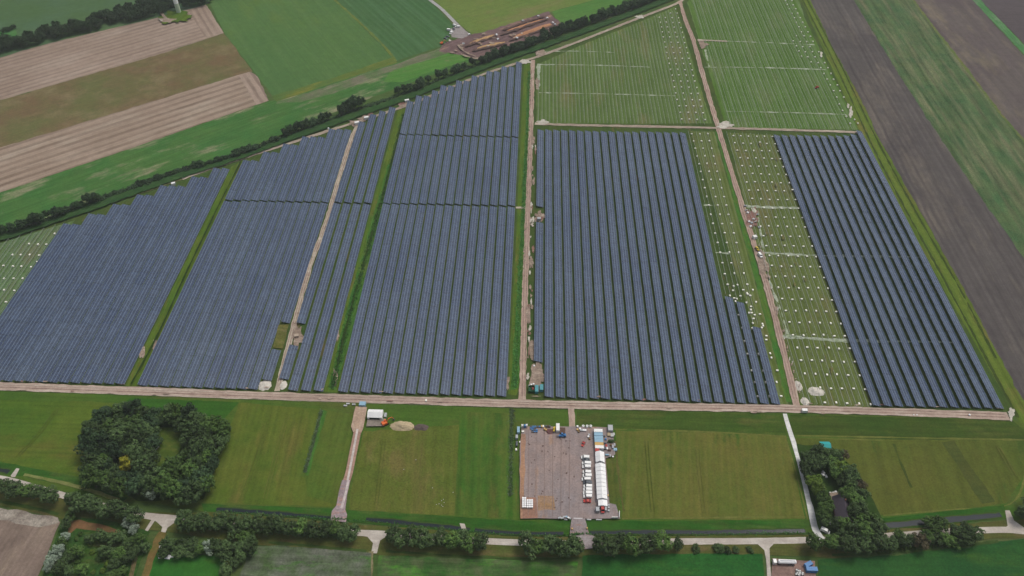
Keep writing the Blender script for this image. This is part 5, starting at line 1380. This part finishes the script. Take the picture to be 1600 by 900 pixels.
# ---- digging site
def ridge(p0, p1, W, hh, mat, label):
    a, e = G(*p0), G(*p1); c = (a+e)/2
    heap(0, 0, 0, 0, hh, mat, label, 'soil_ridge', 'soil ridge', 'soil ridges of the digging site', math.atan2(e.y-a.y, e.x-a.x), (e-a).length, W, c)
OS = pm('orange_soil', (190, 140, 106), .95, .05, .25, .5); OS2 = pm('tan_soil', (196, 160, 116), .95, .05, .25, .5)
ridge((732, 69), (776, 54), 6.5, 2.0, OS2, 'tan soil ridge at the near end of the digging site')
ridge((742, 77), (790, 66), 7, 2.0, OS2, 'tan soil ridge closest to the hedgerow at the near end')
ridge((788, 51), (856, 29), 7.5, 2.2, OS, 'orange soil ridge at the far side of the digging site')
ridge((798, 60), (866, 36), 8, 2.2, OS, 'orange soil ridge closest to the hedgerow, long')
for i, (u, v, m_, k) in enumerate([(711, 41, WMET, 'van'), (715, 43, WMET, 'van'), (702, 48, WMET, 'van'), (705, 52.5, WMET, 'van'), (709, 46, DGREY, 'car'), (699.5, 58, DGREY, 'car'), (696, 61, DGREY, 'car')]):
    vehicle(G(u, v), R.uniform(0, 3), k, m_, ('white van topmost on the grey yard', 'white van beside the topmost one on the grey yard', 'white van at the crop edge of the grey yard', 'white van lowest on the grey yard', 'dark car between the white vans of the grey yard', 'dark car below the white vans at the crop edge', 'dark car nearest the orange excavator at the crop edge')[i],
            'vehicles at the digging site', L=5.2 if k == 'van' else 4.4, cat=k, name='parked_'+k)
excavator(G(690.5, 69), .6, 'orange crawler excavator at the crop edge of the digging site', .9)
for i, (u, v, m_) in enumerate([(841, 26, LMET), (855, 29, WH), (864, 36, WH), (867, 41, GREY), (776, 57, WH), (778, 62, WH), (733, 54.5, WH), (817, 33, LMET), (724, 69, GREY), (808, 62, WH)]):
    crates(G(u, v), 2, 2, 1.2, 1.2, 1.1, [m_, GREY], 'pale material stack at the digging site, %s counted along the list from its far end' % ordw(i+1) if False else 'pale material stack at the digging site, %s from its far end' % ordw(sorted(range(10), key=lambda q: -[841, 855, 864, 867, 776, 778, 733, 817, 724, 808][q]).index(i)+1), group='stacks at the digging site', rz=R.uniform(0, 2))

# ---- parking place bottom right
def tanker(c, rz):
    root = empty('tanker_truck', (c.x, c.y, gz(c.x, c.y)), rz, 'white tanker truck parked on the brick place beside the lower road', 'truck')
    m_ = MB(); m_.box((-5.2, 0, 1.7), (1.9, 2.3, 2.1), 0, top=(.9, .95)); cab = m_.build('cab', WMET, root)
    m_ = MB(); m_.box((-6.12, 0, 2.1), (.06, 2.0, .8), 0, ry=.06); m_.build('windscreen', GLASS, cab)
    m_ = MB(); m_.box((.3, 0, .95), (11.4, 1.0, .25)); m_.build('chassis', DGREY, root)
    m_ = MB(); m_.rod((-3.2, 0, 2.1), (5.9, 0, 2.1), 1.15, 1.15, 16); m_.rod((5.9, 0, 2.1), (6.2, 0, 2.1), 1.15, .7, 16); m_.rod((-3.2, 0, 2.1), (-3.5, 0, 2.1), 1.15, .7, 16); m_.build('tank', WH, root)
    m_ = MB(); m_.box((1.3, 0, 3.27), (8.0, .5, .06)); m_.build('walkway', GREY, root)
    for x in (-5.2, -2.8, 2.6, 3.8, 5.0):
        for s in (-1, 1): wheel(root, x, s*1.0, .5, .3)
tanker(G(1224, 881), .0)
container(G(1261.5, 884.5), 4.4, 2.3, 2.3, .5, BLUE, 'blue container set askew on the brick parking place', group='blue containers on the brick place')
container(G(1266.5, 892.5), 6.0, 2.4, 2.5, 0, BLUE, 'straight blue container at the edge of the brick parking place', group='blue containers on the brick place')
for i, (u, v) in enumerate([(1245, 893), (1249, 895), (1248, 899), (1253, 898), (1244, 898)]):
    crates(G(u, v), 2, 2, .8, .7, 1.0, [DGREY, LMET], 'grey machine part stack on the brick place, %s from the tanker' % ordw(i+1), group='machine parts on the brick place', rz=R.uniform(0, 2))
# ---- farmstead
vehicle(G(1288.5, 831), math.radians(150), 'van', WMET, 'white van parked by the concrete lane under the farmhouse trees', L=5.0)
def house(c, rz, L, W, hw, hr, roofm, wallm, label, name='farmhouse', cat='house', chim=True):
    root = empty(name, (c.x, c.y, gz(c.x, c.y)), rz, label, cat)
    m_ = MB(); m_.extr([(-W/2+.3, 0), (W/2-.3, 0), (W/2-.3, hw), (0, hr-.25), (-W/2+.3, hw)], -L/2+.3, L/2-.3); wl_ = m_.build('wall', wallm, root)
    m_ = MB(); m_.extr([(-W/2-.3, hw-.35), (0, hr-.1), (W/2+.3, hw-.35), (W/2+.3, hw-.15), (0, hr+.12), (-W/2-.3, hw-.15)], -L/2, L/2); rf = m_.build('roof', roofm, root)
    if chim:
        m_ = MB(); m_.box((.6, L*.22, hr+.2), (.7, .7, 1.6)); m_.build('chimney', BRICKW, rf)
    for y in (-L*.25, L*.05, L*.3):
        for s in (-1, 1):
            m_ = MB(); m_.box((s*(W/2-.29), y, hw*.55), (.06, 1.2, 1.0)); f = m_.build('window', GLASS, root)
            m_ = MB(); m_.box((s*(W/2-.26), y, hw*.55-.56), (.12, 1.36, .08)); m_.build('sill', WMET, f)
    m_ = MB(); m_.box((0, -L/2+.29, 1.05), (1.1, .08, 2.1)); m_.build('door', DK, root)
    return root
house(G(1314, 801), math.radians(-6), 15.5, 9.0, 3.0, 7.4, SLATE, BRICKW, 'farmhouse with a large dark tiled roof among the trees')
house(G(1287.5, 699.5), math.pi/2+.02, 6.2, 4.4, 2.6, 3.5, TURQ, BROWN, 'small shed with a bright turquoise roof at the tip of the farm trees', 'shed', 'shed', False)
for i, (u, v, nx) in enumerate([(1297, 773, 2), (1303, 771, 3), (1308, 774, 2), (1301, 777, 2)]):
    crates(G(u, v), nx, 1, 1.1, 1.3, .8, [WH, LMET], 'pale garden furniture set beyond the farmhouse, %s along' % ordw(i+1), 'furniture', 'garden_furniture', 'garden furniture beyond the farmhouse', rz=R.uniform(0, 2))
for i, (u, v) in enumerate([(1285, 743), (1290, 745.5), (1286, 739.5)]):
    crates(G(u, v), 1, 2, 1.2, 1.0, .8, [WH, GREY], ('pale wood stack on the clearing among the farm trees', 'white box on the clearing among the farm trees', 'small pale stack at the top of the farm clearing')[i], rz=R.uniform(0, 2))
tank(G(1296.5, 819), .7, 1.8, WH, 'white tank at the lower corner of the farmhouse')
field('patio', [(1295, 772), (1314, 771), (1316, 782), (1298, 784)], fm('patio_stone', (170, 156, 140), (150, 130, 116), L=3), .3)
house(G(226, 751), math.radians(-38), 7.0, 4.4, 2.3, 3.9, pm('brown_roof_tiles', (128, 92, 74), .85, .1, .2, .8), BRICKW, 'small brown roofed house inside the dark wood', 'cottage', 'house', False)
vehicle(G(243, 703), 1.1, 'van', WMET, 'white van under the trees at the edge of the glade', L=4.6)
# ---- white sheets on the lawn
for i, (u, v, L_, W_) in enumerate([(263, 871.5, 3.0, 2.4), (268, 871, 2.6, 1.2), (250, 872.5, 1.0, .9), (251, 855, 1.0, 1.0), (257, 871, .8, .5), (104, 899, .9, .7)]):
    crates(G(u, v), 2, 1, L_/2, W_, .7, [WH], ('large white covered stack on the lawn', 'long white covered stack beside the large one on the lawn', 'small white box at the end of the white stacks on the lawn', 'white box under the trees by the driveway', 'tiny white box between the white stacks on the lawn', 'white box at the very bottom edge of the thicket')[i], 'stack', 'covered_stack', rz=R.uniform(-.3, .3))
# litter of small white stones or birds on the trodden meadow: pale sacks
for i, (u, v) in enumerate([(690, 783), (693, 781), (686, 788), (690, 790), (694, 786), (692, 792), (682, 789), (676, 763), (631, 734), (650, 719), (708, 770)]):
    crates(G(u, v), 1, 1, .42, .36, .25, [GREY], 'small white sack lying on the trodden meadow', 'sack', 'sack', 'white sacks on the trodden meadow', rz=R.uniform(0, 3))
# ---- wind turbine at the far edge
tb = empty('wind_turbine', (*G(280, 21).to_2d(), 0), 0, 'white wind turbine rising from the stubble field beside the tree belt', 'wind turbine')
mTw = pm('turbine_white', (250, 252, 252), .5, .3, .03, k=.92)
m_ = MB(); m_.rod((0, 0, 0), (0, 0, 12), 2.6, 2.45, 24); tw0 = m_.build('tower_base', pm('turbine_green', (198, 212, 190), .5, .3, .03), tb)
m_ = MB(); m_.rod((0, 0, 12), (0, 0, 92), 2.45, 1.3, 24); m_.build('tower', mTw, tb)
m_ = MB(); m_.box((0, 1.5, 93.5), (3.4, 9, 3.4), 0, top=(.8, .95)); m_.build('nacelle', mTw, tb)
m_ = MB(); m_.rod((0, -3, 93.5), (0, -5, 93.5), 1.5, .6, 14); m_.build('hub', mTw, tb)
for k in range(3):
    a = math.radians(90+120*k+30); m_ = MB(); d = Vector((math.cos(a), 0, math.sin(a))); p0 = Vector((0, -4, 93.5))
    n_ = Vector((-d.z, 0, d.x))
    vs = []
    for q, wd in ((1, .9), (8, 1.6), (38, .25)):
        for s1, s2 in ((-.3, -.12), (.7, 0), (-.3, .12)): vs.append(p0+d*q+n_*wd*s1*1.6+Vector((0, s2*wd, 0)))
    m_.add(vs, [(0, 1, 4, 3), (1, 2, 5, 4), (2, 0, 3, 5), (3, 4, 7, 6), (4, 5, 8, 7), (5, 3, 6, 8), (0, 2, 1), (6, 7, 8)]); m_.build('blade', mTw, tb)
blob('sand_patch', 260, 33, 9, 3.5, mW); blob('grass', 272, 30, 22, 9, mS); blob('sand_patch', 262, 33, 10, 3.2, mB)
track('footpath', [(252, 16), (254, 24), (262, 32)], 3, mB, .4)
tag(cam) ; print('rows', NROW[0], 'pallets', NP[0], 'trees', NT[0], 'objects', len(scene.objects))

# ------------------------------------------------------------------ haze: one closed box of even air
hzv = MB(); hzv.box((0, 1400, 202), (6200, 5400, 410)); 
hm = bpy.data.materials.new('air'); hm.use_nodes = True; ht = hm.node_tree
ht.nodes.remove(ht.nodes['Principled BSDF']); pv = ht.nodes.new('ShaderNodeVolumePrincipled')
pv.inputs['Color'].default_value = (.93, .96, 1, 1); pv.inputs['Density'].default_value = .00008; pv.inputs['Anisotropy'].default_value = .2
ht.links.new(pv.outputs[0], ht.nodes['Material Output'].inputs['Volume'])
hz = hzv.build('haze', hm); tag(hz, kind='stuff')
